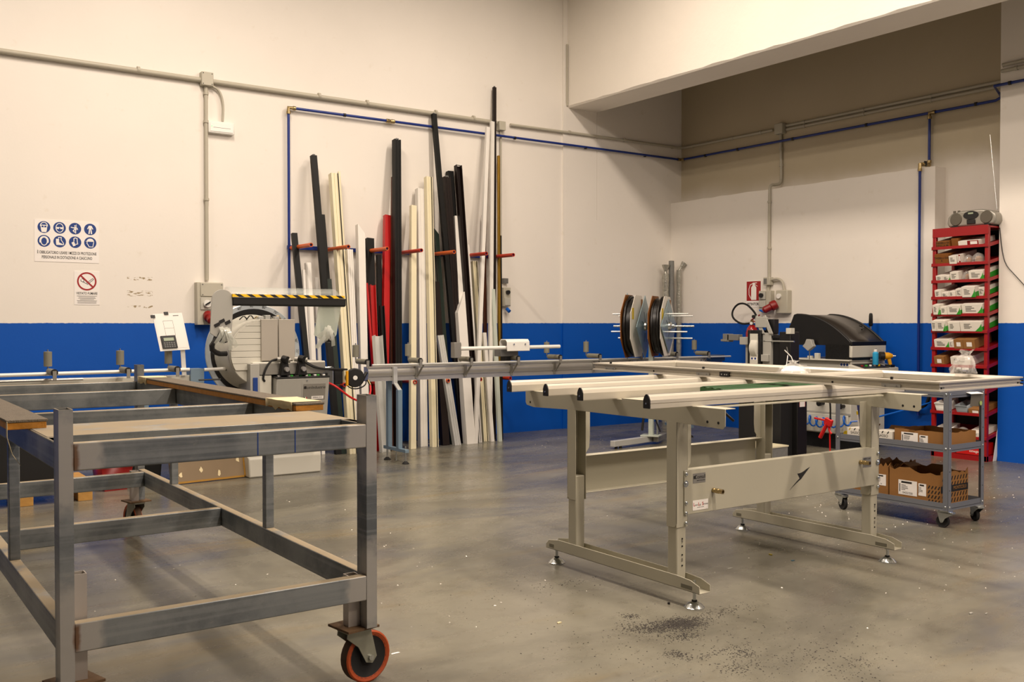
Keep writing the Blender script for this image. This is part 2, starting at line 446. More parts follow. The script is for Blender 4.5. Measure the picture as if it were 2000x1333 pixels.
# downstand beam with a chipped lower arris
mb = MB(); bx0, bx1, bz = 7.485, 7.955, 3.95; n = 120; vs = []
for i in range(n + 1):
    y = Y0 + (YW - .022 - Y0) * i / n; j = random.uniform(0, .012) * (random.random() < .7)
    vs += [(bx0, y, ZC), (bx0, y, bz + .014 + j), (bx0 + .012 + j, y, bz), (bx1, y, bz), (bx1, y, ZC)]
fs = [(5 * i + k, 5 * i + (k + 1) % 5, 5 * i + 5 + (k + 1) % 5, 5 * i + 5 + k) for i in range(n) for k in range(5)] + [(4, 3, 2, 1, 0), tuple(5 * n + k for k in range(5))]
mb.add(vs, fs); struct('ceiling_beam', mb, 'plaster', smooth=0)

# ceiling lamps (real tube fittings above the picture)
for i, (lx, ly) in enumerate(LAMPS):
    where = ['above the profile rack', 'above the mitre saw', 'above the assembly bench', 'above the steel trolley', 'in front of the bench', 'in front of the trolley', 'at the far left', 'in the middle between bench and trolley', 'behind the camera on the right', 'behind the camera on the left'][i]
    t = thing('ceiling_lamp', 'white twin tube ceiling lamp hanging ' + where, 'ceiling lamp', (lx, ly, LAMP_Z), 'twin tube ceiling lamps')
    ob('housing', MB().prism([(-.11, .03), (-.06, .075), (.06, .075), (.11, .03), (.11, .022), (-.11, .022)], (lx, ly - .78, LAMP_Z), UX, UZ, (0, 1.56, 0)), 'white_plastic', t)
    for s in (-.05, .05): ob('tube', MB().cyl((lx + s, ly - .75, LAMP_Z + .003), (lx + s, ly + .75, LAMP_Z + .003), .014, n=10), 'tube_white', t)
    for s in (-.5, .5): ob('hanger', MB().cyl((lx, ly + s, LAMP_Z + .07), (lx, ly + s, ZC), .005, n=6), 'zinc', t)
    li = bpy.data.lights.new('lamp_light', 'AREA'); li.shape = 'RECTANGLE'; li.size = .22; li.size_y = 1.5
    li.energy = LAMP_POWER * LAMP_SCALE[i]; li.color = LAMP_COLOR; li.spread = R(178)
    lo = bpy.data.objects.new('lamp_light', li); COL.objects.link(lo); lo.parent = t; lo.location = (0, 0, -.03)
# ---------------------------------------------------------------- steel trolley (front left)
def caster(parent, px, py, zt, rw, ang, tw=.045, tyre='orange_pu', hub='black_rubber', fork='alu_dull', plate=.05, trail=.045, plate_m='rust', brake=False, tread='tread_brown'):
    """castor: top plate at height zt under (px,py); wheel radius rw; ang = rolling direction"""
    d = V(math.cos(ang), math.sin(ang), 0); a = V(-d.y, d.x, 0); c = V(px, py, rw) + d * trail
    cs = thing_part('caster', parent, MB().obox((px, py, zt - .004), d * plate, a * plate, (0, 0, .004)), plate_m)
    wh = MB().lathe([(rw * .80, -tw * .40), (rw * .94, -tw / 2), (rw, -tw * .42), (rw, tw * .42), (rw * .94, tw / 2), (rw * .80, tw * .40)], c, a, 32, False)
    ob('tyre', wh, tyre, cs)
    ob('tread', MB().lathe([(rw * 1.0, -tw * .40), (rw * 1.005, -tw * .36), (rw * 1.005, tw * .36), (rw * 1.0, tw * .40)], c, a, 32, False), tread, cs)
    ob('wheel_hub', MB().lathe([(rw * .2, -tw * .4), (rw * .30, -tw * .44), (rw * .34, -tw * .30), (rw * .72, -tw * .30), (rw * .84, -tw * .43), (rw * .84, tw * .43), (rw * .72, tw * .30), (rw * .34, tw * .30), (rw * .30, tw * .44), (rw * .2, tw * .44)], c, a, 24), hub, cs)
    f = MB()
    for sgn in (-1, 1):
        o = V(px, py, 0) + a * sgn * (tw / 2 + .008)
        z1 = zt - .008
        f.prism([(-.045, z1), (.05, z1), (trail + rw * .3, rw), (trail + rw * .1, rw - rw * .24), (trail - rw * .2, rw - rw * .16), (trail - rw * .55, rw * 1.5), (-.05, z1 - rw * .3)], o - a * .002, d, UZ, a * .004)
    f.obox((px, py, zt - .014), d * .05, a * (tw / 2 + .01), (0, 0, .006))
    ob('fork', f, fork, cs, bev=.001)
    ob('axle_bolt', MB().cyl(c - a * (tw / 2 + .018), c + a * (tw / 2 + .018), rw * .11, n=8), 'zinc', cs)
    return cs
def thing_part(name, parent, mb, m, **k): return ob(name, mb, m, parent, **k)

TX0, TX1, TY0, TY1 = .557, 1.598, 3.10, 6.26
tr = thing('steel_trolley', 'long welded raw steel frame trolley on castors, front left', 'trolley', (1.08, 4.7, 0))
ZT, ZB = .944, .861
# four corner legs (open square tube), stubs beside them, plates and castors
for (lx, ly, sx, sy) in ((TX0 + .02, TY0 + .038, 1, 1), (TX1 - .02, TY0 + .038, -1, 1), (TX0 + .02, TY1 - .038, 1, -1), (TX1 - .02, TY1 - .038, -1, -1)):
    ob('leg', MB().rtube((lx, ly, .217), (lx, ly, 1.045), .04, .076, .003, up=(0, 1, 0)), 'raw_steel', tr)
for (lx, ly, sx) in ((TX0 + .064, TY0 + .075, 1), (TX1 - .064, TY0 + .075, -1), (TX0 + .064, TY1 - .08, 1), (TX1 - .064, TY1 - .08, -1)):
    ob('stub_tube', MB().rtube((lx, ly, .217), (lx, ly, .40 if sx < 0 or ly > 5 else .54), .044, .044, .003, up=(0, 1, 0)), 'weld_polished', tr, label='short bright steel stub tube welded beside the leg')
# long side beams, upper and lower
for x in (TX0 + .02, TX1 - .02):
    ob('side_beam', MB().box(x - .02, x + .02, TY0 + .078, TY1 - .078, ZB, ZT), 'raw_steel', tr, bev=.004)
    ob('side_beam', MB().box(x - .02, x + .02, TY0 + .078, TY1 - .078, .318, .406), 'raw_steel', tr, bev=.004)
    for y in (4.09, 5.50):
        ob('post', MB().box(x - .019, x + .019, y - .02, y + .02, .405, ZB + .001), 'raw_steel', tr, bev=.003)
# cross beams
for y, z0, z1 in ((TY0 + .02, ZB, ZT), (TY1 - .035, ZB, ZT), (5.40, ZB, ZT), (4.23, ZB, ZT), (TY0 + .02, .318, .406), (4.67, .318, .406), (TY1 - .20, .318, .406)):
    ob('cross_beam', MB().box(TX0 + .04, TX1 - .04, y - .02, y + .02, z0, z1), 'raw_steel', tr, bev=.004)
ob('top_plate', MB().box(TX0 + .005, TX1 - .002, 3.31, 3.69, ZT - .03, ZT + .002), 'raw_steel', tr, bev=.002, label='wide dusty flat steel plate across the front of the frame')
ob('plate_beam', MB().box(TX0 + .04, TX1 - .04, 3.32, 3.36, ZB, ZT - .03), 'raw_steel', tr, bev=.004)
for y in (3.27, 3.26):
    pass
for x in (TX0, TX1 - .04): ob('corner_gusset', MB().box(x + .004, x + .036, 3.18, 3.30, ZT - .012, ZT), 'raw_steel', tr, bev=.002)
# blue pencil lines on the front beam
for px_ in (1.16, 1.29): ob('marker_line', MB().box(px_, px_ + .0035, TY0 - .0008, TY0, ZB + .003, ZT - .004), 'sign_blue', tr, label='blue marker line drawn on the beam')
for i, (lx, ly, ang) in enumerate(((TX0 + .05, TY0 + .07, R(15)), (TX1 - .055, TY0 + .075, R(8)), (TX0 + .05, TY1 - .07, R(80)), (TX1 - .05, TY1 - .07, R(100)))):
    caster(tr, lx, ly, .217, .094, ang, tyre='orange_pu', trail=.05, plate=.066, fork='fork_zinc')
# padded wooden boards along both sides
def padded(x0, x1, y0, y1, label):
    b = thing('padded_board', label, 'board', ((x0 + x1) / 2, (y0 + y1) / 2, ZT + .001), 'padded boards on the trolley')
    ob('plank', MB().box(x0, x1, y0, y1, ZT + .001, ZT + .024), 'wood', b, bev=.002)
    ob('carpet_strip', MB().box(x0 - .002, x1 + .004, y0 - .002, y1, ZT + .024, ZT + .033), 'carpet', b, bev=.002)
    return b
pb = padded(1.545, 1.665, 3.70, 6.12, 'carpet-topped wooden board along the right side of the steel trolley, taped near its front end')
def tape(par, x0, x1, y0, y1, z0, z1):
    m = MB(); n = 9; vs = []
    for i in range(n):
        y = y0 + (y1 - y0) * i / (n - 1); j = lambda k: random.uniform(-k, k)
        vs += [(x0 - .003, y, z0 + random.uniform(-.012, .006)), (x0 - .005 + j(.001), y, z1 + j(.001)), (x1 + .004, y, z1 + j(.002)), (x1 + .004, y, z0 + random.uniform(-.01, .01))]
    m.add(vs, [(4 * i + k, 4 * i + k + 1, 4 * i + 5 + k, 4 * i + 4 + k) for i in range(n - 1) for k in range(3)])
    o = ob('tape_wrap', m, 'masking_tape', par); o.modifiers.new('s', 'SOLIDIFY').thickness = .0015; return o
tape(pb, 1.545, 1.665, 3.73, 4.02, ZT + .003, ZT + .0365); tape(pb, 1.545, 1.665, 5.92, 6.11, ZT + .003, ZT + .0365)
pl = padded(.49, .61, 3.60, 6.12, 'carpet-topped wooden board along the left side of the steel trolley')
ob('tape_tail', MB().ribbon([(.489, 3.60, ZT + .03), (.487, 3.585, ZT - .02), (.50, 3.57, ZT - .075), (.52, 3.55, ZT - .11)], (0, .012, .002), .001), 'masking_tape', pl)

# ---------------------------------------------------------------- assembly bench
BX0, BX1, BY0, BY1 = 3.20, 4.755, 3.22, 4.03
be = thing('assembly_bench', 'pale grey steel assembly bench with four aluminium rails on levelling feet', 'workbench', (3.98, 3.66, 0))
G_ = 'bench_grey'
for x, sx in ((BX0, 1), (BX1, -1)):
    xi = x + sx * .072
    x0, x1 = min(x, xi), max(x, xi)
    # U-shaped floor runner with shaped ends
    prof = [(3.075, .078), (3.075, .113), (3.13, .132), (3.22, .138), (3.96, .138), (4.10, .138), (4.19, .125), (4.215, .10), (4.215, .078)]
    m = MB()
    for xx in (x0, x1 - .004): m.prism(prof, (xx, 0, 0), UY, UZ, (.004, 0, 0))
    m.box(x0, x1, 3.075, 4.215, .078, .083)
    ob('floor_runner', m, G_, be, bev=.002)
    for y, s in ((3.14, 1), (4.165, -1)):
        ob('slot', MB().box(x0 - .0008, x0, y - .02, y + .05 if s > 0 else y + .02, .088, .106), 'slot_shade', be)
        lf = ob('levelling_foot', MB().lathe([(.047, 0), (.047, .003), (.042, .006), (.034, .017), (.02, .026), (.012, .03)], ((x0 + x1) / 2, y, 0), UZ, 24), 'zinc', be)
        ob('spindle', MB().cyl(((x0 + x1) / 2, y, .028), ((x0 + x1) / 2, y, .125), .0075, n=10), 'zinc', lf)
        ob('lock_nut', MB().cyl(((x0 + x1) / 2, y, .083), ((x0 + x1) / 2, y, .093), .015, n=6).cyl(((x0 + x1) / 2, y, .068), ((x0 + x1) / 2, y, .077), .013, n=6), 'zinc', lf)
        ob('rubber_ring', MB().cyl(((x0 + x1) / 2, y, .028), ((x0 + x1) / 2, y, .034), .013, n=12), 'black_rubber', lf)
    # legs: inner section with numbered holes, outer sleeve
    for y0, y1, front in ((BY0, BY0 + .066, True), (BY1 - .07, BY1, False)):
        ob('inner_leg', MB().box(x0 + .005, x1 - .006, y0 + .004, y1 - .002, .083, .5), G_, be, bev=.006)
        # sleeve: folded channel open to the back, rounded lower corners
        m = MB(); zb = .354 if front else .372
        m.box(x0, x1, y0, y0 + .004, zb + (.0), .846) if front else m.box(x0, x1, y1 - .004, y1, zb, .846)
        side = [(y0, zb + .02), (y0 + .01, zb + .004), (y0 + .02, zb), (y1, zb), (y1, .846), (y0, .846)] if front else [(y0, zb), (y1 - .02, zb), (y1 - .006, zb + .008), (y1, zb + .03), (y1, .846), (y0, .846)]
        m.prism(side, (x0, 0, 0), UY, UZ, (.004, 0, 0)); m.prism(side, (x1 - .004, 0, 0), UY, UZ, (.004, 0, 0))
        ob('leg_sleeve', m, G_, be, bev=.0015)
        # curved gusset flange to the inside
        if True:
            ya, yb = (y1, y1 + .06) if front else (y0 - .075, y0)
            fl = [(0, .60), (.012, .59), (.05, .64), (.055, .69), (.055, .87), (0, .87)]
            m = MB().prism(fl, (x1 if sx > 0 else x0, (y0 + y1) / 2, 0), (sx, 0, 0), UZ, (0, .004, 0)); ob('gusset', m, G_, be, bev=.001)
        if front:
            yy = y0 - .001
            for z in (.175, .225, .265, .30):
                ob('hole', MB().cyl(((x0 + x1) / 2 + .004, yy + .0045, z), ((x0 + x1) / 2 + .004, yy + .002, z), .004, n=10), 'black_matte', be)
            for z, s in ((.20, '8'), (.285, '9')): text('stamped_number', s, 'ink_grey', be, ((x0 + x1) / 2 + .004, yy + .0045, z), UX, UZ, .024)
            bz = (.60, .555, .465, .418, .372) if sx > 0 else (.585, .535, .45, .40)
            for k, z in enumerate(bz):
                bb = ob('bolt', MB().lathe([(.009, 0), (.009, .004), (.006, .007)], (x1 - .016, y0 - .005, z), (0, -1, 0), 12), 'zinc', be)
                if k == 1: ob('washer', MB().cyl((x1 - .016, y0 - .0045, z), (x1 - .016, y0 - .006, z), .015, n=16), 'zinc', bb)
    # upper transverse beams carrying the rails
    prof = [(2.925, .85), (2.94, .836), (3.30, .845), (4.0, .845), (4.33, .836), (4.395, .845), (4.405, .86), (4.405, .926), (2.925, .926)]
    m = MB().prism(prof, (x0, 0, 0), UY, UZ, (.004, 0, 0)).prism(prof[2:5] + [(4.0, .922), (3.3, .922)], (x1 - .004, 0, 0), UY, UZ, (.004, 0, 0)).box(x0 + .004, x1, 2.93, 4.40, .922, .926).box(x0 + .004, x1 - .004, BY0, BY0 + .004, .847, .922)
    m.prism([(3.30, .8455), (3.95, .8455), (3.95, .85), (3.30, .85)], (x0 + .004, 0, 0), UY, UZ, (.06, 0, 0))
    ob('cross_beam', m, G_, be, bev=.002)
    for y in (2.965, 3.03, 4.36):
        ob('hole', MB().cyl((x0 - .0006, y, .862), (x0 + .001, y, .862), .0065, n=12), 'black_matte', be)
# longitudinal beams
for y, fr in ((BY0 - .005, True), (BY1 + .002, False)):
    z0, z1 = (.41, .618) if fr else (.40, .60)
    m = MB()
    yy = y if fr else y - .004
    m.box(BX0 + .045 if fr else BX0 + .075, BX1 - .045 if fr else BX1 - .075, yy, yy + .004, z0, z1)
    d = .045 if fr else -.05
    m.box(BX0 + .075, BX1 - .075, min(yy, yy + d), max(yy, yy + d) + .004, z1 - .004, z1)
    m.box(BX0 + .075, BX1 - .075, min(yy, yy + d), max(yy, yy + d) + .004, z0, z0 + .004)
    ob('front_beam' if fr else 'rear_beam', m, G_, be, bev=.002)
FY = BY0 - .0056
pt = ob('name_plate', flat(MB(), rect(0, 0, .083, .045), (BX0 + .10, FY, .553), UX, UZ), 'alu_dull', be)
text('lettering', 'Comall', 'ink', pt, (BX0 + .146, FY - .0008, .58), UX, UZ, .026); ob('emblem', flat(MB(), rect(0, 0, .014, .014), (BX0 + .104, FY - .0008, .573), UX, UZ), 'ink', pt)
text('lettering', 'sistemi di lavorazione', 'ink', pt, (BX0 + .153, FY - .0008, .564), UX, UZ, .0065)
pt = ob('sticker', flat(MB(), rect(0, 0, .103, .047), (BX0 + .098, FY, .425), UX, UZ), 'sign_white', be)
for tx_, s in ((.103, 'L'), (.1345, 'L'), (.160, 'S')): text('lettering', s, 'ink_red', pt, (BX0 + tx_, FY - .0008, .452), UX, UZ, .022, 'LEFT', bold=.0004)
for tx_, s in ((.113, 'avora'), (.1435, 'eg'), (.169, 'erramen')): text('lettering', s, 'ink', pt, (BX0 + tx_, FY - .0008, .450), UX, UZ, .0125, 'LEFT', sx=.72)
text('lettering', 'macchine e sistemi', 'ink_grey', pt, (BX0 + .15, FY - .0008, .438), UX, UZ, .006)
pt = ob('data_plate', flat(MB(), rect(0, 0, .075, .055), (BX1 - .155, FY, .515), UX, UZ), 'alu_dull', be)
text('lettering', '■ ■ Comall', 'ink', pt, (BX1 - .118, FY - .0008, .561), UX, UZ, .011)
m = MB()
for k in range(4): flat(m, rect(-.03, .522 + k * .0075, .03 - .01 * (k % 2), .525 + k * .0075), (BX1 - .118, FY - .0006, 0), UX, UZ)
ob('small_print', m, 'ink_grey', pt)
def fitting(x, z):
    ob('air_fitting', MB().lathe([(.009, 0), (.012, .002), (.012, .012), (.0095, .014), (.0095, .02), (.0125, .022), (.0125, .036), (.01, .038), (.01, .046), (.0115, .047), (.0115, .06), (.007, .06), (.007, .045)], (x, FY, z), (.05, -1, 0), 12), 'brass', be)
fitting(BX0 + .235, .508); fitting(BX1 - .18, .548)
# bird-like black emblem on the front beam
def curve(p, n=8):
    out = []
    for i in range(n + 1):
        t = i / n; out.append(tuple((1 - t) ** 2 * p[0][k] + 2 * t * (1 - t) * p[1][k] + t * t * p[2][k] for k in (0, 1)))
    return out
cx, cz = BX0 + .88, .51
pl_ = curve([(-.088, -.058), (-.04, -.02), (-.01, -.004)]) + [(-.028, .022)] + curve([(-.028, .022), (.005, .02), (.04, .038)]) + curve([(.072, .048), (.03, .016), (.002, -.008)]) + curve([(.002, -.008), (-.04, -.026), (-.088, -.058)])[1:-1]
ob('emblem', flat(MB(), pl_, (cx, FY, cz), UX, UZ), 'ink', be)
# four rails with pointed black end caps
RP = [(-.018, .0), (.018, .0), (.0195, .004), (.0195, .036), (.013, .052), (.004, .062), (-.004, .062), (-.013, .052), (-.0195, .036), (-.0195, .004)]
RP = [(p[0] * 1.0, p[1]) for p in RP]
for i, (xs, y) in enumerate(((3.05, 4.345), (3.03, 3.99), (2.985, 3.655), (2.945, 3.145))):
    prof = RP if i < 3 else [(-.02, 0), (.02, 0), (.02, .018), (.017, .019), (.017, .022), (.02, .023), (.02, .037), (.013, .052), (.004, .062), (-.004, .062), (-.013, .052), (-.02, .037), (-.02, .023), (-.017, .022), (-.017, .019), (-.02, .018)]
    rl = ob('support_rail', MB().prism(prof, (xs, y, .926), UY, UZ, (1.90, 0, 0)), 'rail_alu', be, smooth=12)
    ob('end_cap', MB().prism([(p[0] * 1.04, p[1] * 1.01) for p in RP], (xs - .006, y, .926), UY, UZ, (.006, 0, 0)), 'black_plastic', rl)
    ob('end_cap', MB().prism([(p[0] * 1.04, p[1] * 1.01) for p in RP], (xs + 1.9, y, .926), UY, UZ, (.006, 0, 0)), 'black_plastic', rl)
    ob('cap_screw', MB().cyl((xs - .009, y, .948), (xs - .006, y, .948), .0045, n=10), 'zinc', rl)
    ob('top_strip', MB().box(xs, xs + 1.9, y - .0045, y + .0045, .9875, .9885), 'machine_dark', rl)
# support flat under the first rail and clamp levers
ob('clamp_strip', MB().box(BX0 + .09, BX1 - .14, 3.10, 3.16, .912, .918), G_, be)
for x, y in ((BX0 + .115, 3.04), (BX1 + .004, 3.06)):
    lv = ob('clamp_lever', MB().cyl((x, y, .895), (x, y, .92), .012, n=12), 'black_plastic', be)
    ob('lever_arm', MB().bar((x, y, .90), (x + .035, y - .03, .858), .012, .012), 'black_plastic', lv, bev=.003)
# dark green slats lying on a flat tray strip between the front rails
ob('tray_strip', MB().box(BX0, BX1, 3.37, 3.60, .9262, .931), G_, be)
for k in range(3):
    y = 3.415 + k * .07; x = 3.69 + .02 * k
    t = thing('green_slat', ['dark green slat on the bench, nearest of three beside the front rail', 'dark green slat on the bench, middle one of three', 'dark green slat on the bench, furthest of three from the front rail'][k], 'slat', (x + .35, y, .9312), 'dark green slats under the door frame')
    ob('slat_body', MB().prism([(-.03, 0), (.03, 0), (.03, .036), (.006, .042), (-.03, .034)], (x, y, .9312), UY, UZ, (.85, 0, 0)), 'green_rail', t, bev=.001)
    ob('slat_groove', MB().box(x, x + .85, y - .008, y + .0, .966, .9715), 'green_dark', t)

# ---------------------------------------------------------------- door frame lying on the rails
FA = .0232
fr = thing('door_frame', 'long pale aluminium door frame lying across the assembly bench', 'door frame', (4.535, 3.725, .9895), rotz=FA, local=True)
fr.rotation_euler = (R(.25), 0, FA)
L2, W2, T_ = 1.203, .3866, .046
PW = .062
def frame_bar(nm, p0, p1, inner, mitre0=0., mitre1=0.):
    """stepped aluminium profile from p0 to p1; inner = unit vector to the inside of the frame"""
    p0, p1, inn = V(p0), V(p1), V(inner); d = (p1 - p0).normalized()
    pr_ = [(0, 0), (.016, 0), (.016, .006), (PW, .006), (PW, .034), (.054, T_), (0, T_), (0, .039), (.011, .037), (.011, .027), (.006, .026), (.006, .022), (.011, .021), (.011, .009), (0, .007)]
    vs = []
    for p, mi in ((p0, mitre0), (p1, -mitre1)):
        for a, b in pr_: vs.append(p + inn * a + d * a * mi + V(0, 0, b))
    n = len(pr_)
    fs = [(i, (i + 1) % n, (i + 1) % n + n, i + n) for i in range(n)] + [tuple(range(n))[::-1], tuple(range(n, 2 * n))]
    return ob(nm, MB().add(vs, fs), 'rail_alu', fr, smooth=12)
a_ = frame_bar('stile', (-W2, -L2, 0), (-W2, L2, 0), (1, 0, 0), 1, 1)
b_ = frame_bar('stile', (W2, -L2, 0), (W2, L2, 0), (-1, 0, 0), 1, 1)
frame_bar('rail', (-W2, L2, 0), (W2, L2, 0), (0, -1, 0), 1, 1)
r_ = frame_bar('rail', (-W2, -L2, 0), (W2, -L2, 0), (0, 1, 0), 1, 1)
ob('transom', MB().prism([(-.04, .008), (.04, .008), (.04, .034), (.03, T_), (-.03, T_), (-.04, .034)], (-W2 + PW, -.42, 0), UY, UZ, (2 * W2 - 2 * PW, 0, 0)), 'rail_alu', fr)
for y, s in ((L2 - .16, .012), (L2 - .55, .004), (.25, .012), (-.95, .011), (-.62, .004)):
    if s > .005:
        hg = ob('hinge_plate', MB().box(-W2 + .004, -W2 + .012, y - .05, y + .05, .010, .026), 'alu_dull', a_)
        ob('hinge_knob', MB().lathe([(s * .6, 0), (s * .7, .006), (s * .6, .012)], (-W2 + .012, y, T_), UZ, 10), 'black_plastic', hg)
        for q in (-.03, .03): ob('screw', MB().cyl((-W2 + .002, y + q, .016), (-W2 + .005, y + q, .016), .004, n=8), 'machine_dark', hg)
    else: ob('drill_hole', MB().cyl((-W2 + .010, y, .016), (-W2 + .012, y, .016), .006, n=12), 'black_matte', a_)
lk = ob('lock_insert', MB().box(-W2 + .001, -W2 + .012, .05, .12, .010, .034), 'black_plastic', a_)
for q in (.065, .08, .103): ob('screw', MB().cyl((-W2 - .001, q, .021), (-W2 + .002, q, .021), .004, n=8), 'zinc', lk)
for x in (-W2 + .03, W2 - .03):
    ob('slot', MB().box(x - .009, x + .006, -L2 + .010, -L2 + .012, .012, .02), 'black_matte', r_); ob('drill_hole', MB().cyl((x + .018, -L2 + .010, .017), (x + .018, -L2 + .012, .017), .005, n=10), 'machine_dark', r_)
for z in (.006, .022, .036): ob('seal_end', MB().box(W2, W2 + .009, -L2 + .002, -L2 + .03, z, z + .008), 'black_rubber', b_)

# ---------------------------------------------------------------- plastic bags
def bag(name, label, c, rx, ry, h, seed, lean=(0, 0), neck=.3):
    rnd = random.Random(seed); n, m = 26, 12; vs = []
    ph = [rnd.uniform(0, 6.28) for _ in range(8)]
    for j in range(m + 1):
        t = j / m
        if t < .55: rr = 1.0 - .25 * (t / .55) ** 1.5
        else: rr = .75 - (.75 - neck) * ((t - .55) / .3 if t < .85 else 1.) + (.25 * (t - .85) / .15 if t > .85 else 0)
        for i in range(n):
            a = 2 * math.pi * i / n
            k = 1 + .12 * math.sin(5 * a + ph[0] + 4 * t) + .10 * math.sin(8 * a + ph[1] - 6 * t) + .07 * math.sin(13 * a + ph[2] + 9 * t) + rnd.uniform(-.05, .05)
            vs.append((c[0] + rx * rr * k * math.cos(a) + lean[0] * t, c[1] + ry * rr * k * math.sin(a) + lean[1] * t, c[2] + .002 + h * t * (1 + .05 * math.sin(3 * a + ph[3]))))
    fs = [(j * n + i, j * n + (i + 1) % n, (j + 1) * n + (i + 1) % n, (j + 1) * n + i) for j in range(m) for i in range(n)] + [tuple(range(n))[::-1]]
    t_ = thing(name, label, 'plastic bag', c)
    ob('film', MB().add(vs, fs), 'plastic_film', t_, smooth=28)
    return t_
zf = .9895 + T_
b1 = bag('plastic_bag', 'crumpled clear plastic bag of fittings standing on the near end of the door frame', (4.86, 2.80, zf + .001), .06, .06, .12, 3, (.0, -.02), .3)
for k in range(7): ob('fitting', MB().obox((4.86 + random.uniform(-.03, .03), 2.80 + random.uniform(-.03, .03), zf + .012 + .008 * (k % 3)), (.018, .006 * (k % 2), 0), (-.002, .007, 0), (0, 0, .005)), ['black_plastic', 'zinc', 'white_plastic'][k % 3], b1)
b2_ = bag('plastic_bag', 'white knotted plastic bag lying in the opening of the door frame', (4.72, 3.78, .9895), .105, .09, .085, 9, (.0, .0), .12)
ob('white_contents', MB().lathe([(.075, .004), (.07, .03), (.04, .05), (.01, .058)], (4.72, 3.78, .9895), UZ, 14), 'white_plastic', b2_)
ob('tie', MB().sweep([(4.72, 3.78, 1.07), (4.715, 3.79, 1.10), (4.69, 3.82, 1.14)], .003, 6), 'white_plastic', b2_)
# ---------------------------------------------------------------- grey tool cart and its load
CX0, CX1, CY0, CY1 = 5.78, 6.20, 3.42, 4.26
ct = thing('tool_cart', 'grey three-shelf steel cart on black swivel castors right of the bench', 'cart', ((CX0 + CX1) / 2, (CY0 + CY1) / 2, 0))
for x, y, sx, sy in ((CX0, CY0, 1, 1), (CX1, CY0, -1, 1), (CX0, CY1, 1, -1), (CX1, CY1, -1, -1)):
    m = MB().box(min(x, x + sx * .036), max(x, x + sx * .036), min(y, y + sy * .0025), max(y, y + sy * .0025), .11, .875)
    m.box(min(x, x + sx * .0025), max(x, x + sx * .0025), min(y, y + sy * .036), max(y, y + sy * .036), .11, .875)
    po = ob('corner_post', m, 'cart_grey', ct, bev=.001)
    for z in (.135, .505, .85):
        ob('bolt', MB().lathe([(.007, 0), (.007, .002), (.004, .005)], (x + sx * .018, y - sy * .0, z), (0, -sy, 0), 10), 'zinc', po)
        ob('bolt', MB().lathe([(.007, 0), (.007, .002), (.004, .005)], (x, y + sy * .018, z), (-sx, 0, 0), 10), 'zinc', po)
    for z in (.24, .36, .62, .74): ob('hole', MB().cyl((x + sx * .018, y - sy * .0005, z), (x + sx * .018, y + sy * .0005, z), .004, n=8), 'black_matte', po)
for z0, z1 in ((.112, .158), (.482, .53), (.828, .872)):
    m = MB().box(CX0 + .003, CX1 - .003, CY0 + .003, CY1 - .003, z0 + .012, z0 + .0145)
    m.box(CX0 + .003, CX0 + .0055, CY0 + .003, CY1 - .003, z0, z1).box(CX1 - .0055, CX1 - .003, CY0 + .003, CY1 - .003, z0, z1)
    m.box(CX0 + .003, CX1 - .003, CY0 + .003, CY0 + .0055, z0, z1).box(CX0 + .003, CX1 - .003, CY1 - .0055, CY1 - .003, z0, z1)
    ob('shelf', m, 'cart_grey', ct)
for x, y, a in ((CX0 + .03, CY0 + .03, 95), (CX1 - .03, CY0 + .03, 60), (CX0 + .03, CY1 - .03, 250), (CX1 - .03, CY1 - .03, 100)):
    caster(ct, x, y, .112, .04, R(a), tw=.024, tyre='black_rubber', hub='black_rubber', fork='zinc', plate=.03, trail=.02, plate_m='zinc', tread='black_rubber')
def open_box(name, label, x0, x1, y0, y1, z0, z1, m='cardboard', rag=.012, seed=1, group=None, flaps=True):
    rnd = random.Random(seed); t = thing(name, label, 'box', ((x0 + x1) / 2, (y0 + y1) / 2, z0), group); th = .004
    def wall(p0, p1, nrm):
        n = 10; P0, P1 = V(p0), V(p1); hs = [z1 + rnd.uniform(-rag, rag) for _ in range(n + 1)]
        mb = MB(); vs = []
        for i in range(n + 1):
            q = P0.lerp(P1, i / n)
            vs += [(q.x, q.y, z0), (q.x, q.y, hs[i]), (q.x + nrm[0] * th, q.y + nrm[1] * th, hs[i]), (q.x + nrm[0] * th, q.y + nrm[1] * th, z0)]
        mb.add(vs, [(4 * i + k, 4 * i + (k + 1) % 4, 4 * i + 4 + (k + 1) % 4, 4 * i + 4 + k) for i in range(n) for k in range(4)] + [(0, 1, 2, 3), (4 * n + 3, 4 * n + 2, 4 * n + 1, 4 * n)])
        return ob('side_panel', mb, m, t, smooth=0)
    w = [wall((x0, y0, 0), (x0, y1, 0), (1, 0)), wall((x1, y0, 0), (x1, y1, 0), (-1, 0)), wall((x0 + th, y0, 0), (x1 - th, y0, 0), (0, 1)), wall((x0 + th, y1, 0), (x1 - th, y1, 0), (0, -1))]
    ob('bottom_panel', MB().box(x0 + th, x1 - th, y0 + th, y1 - th, z0, z0 + th), 'cardboard_in', t)
    return t, w
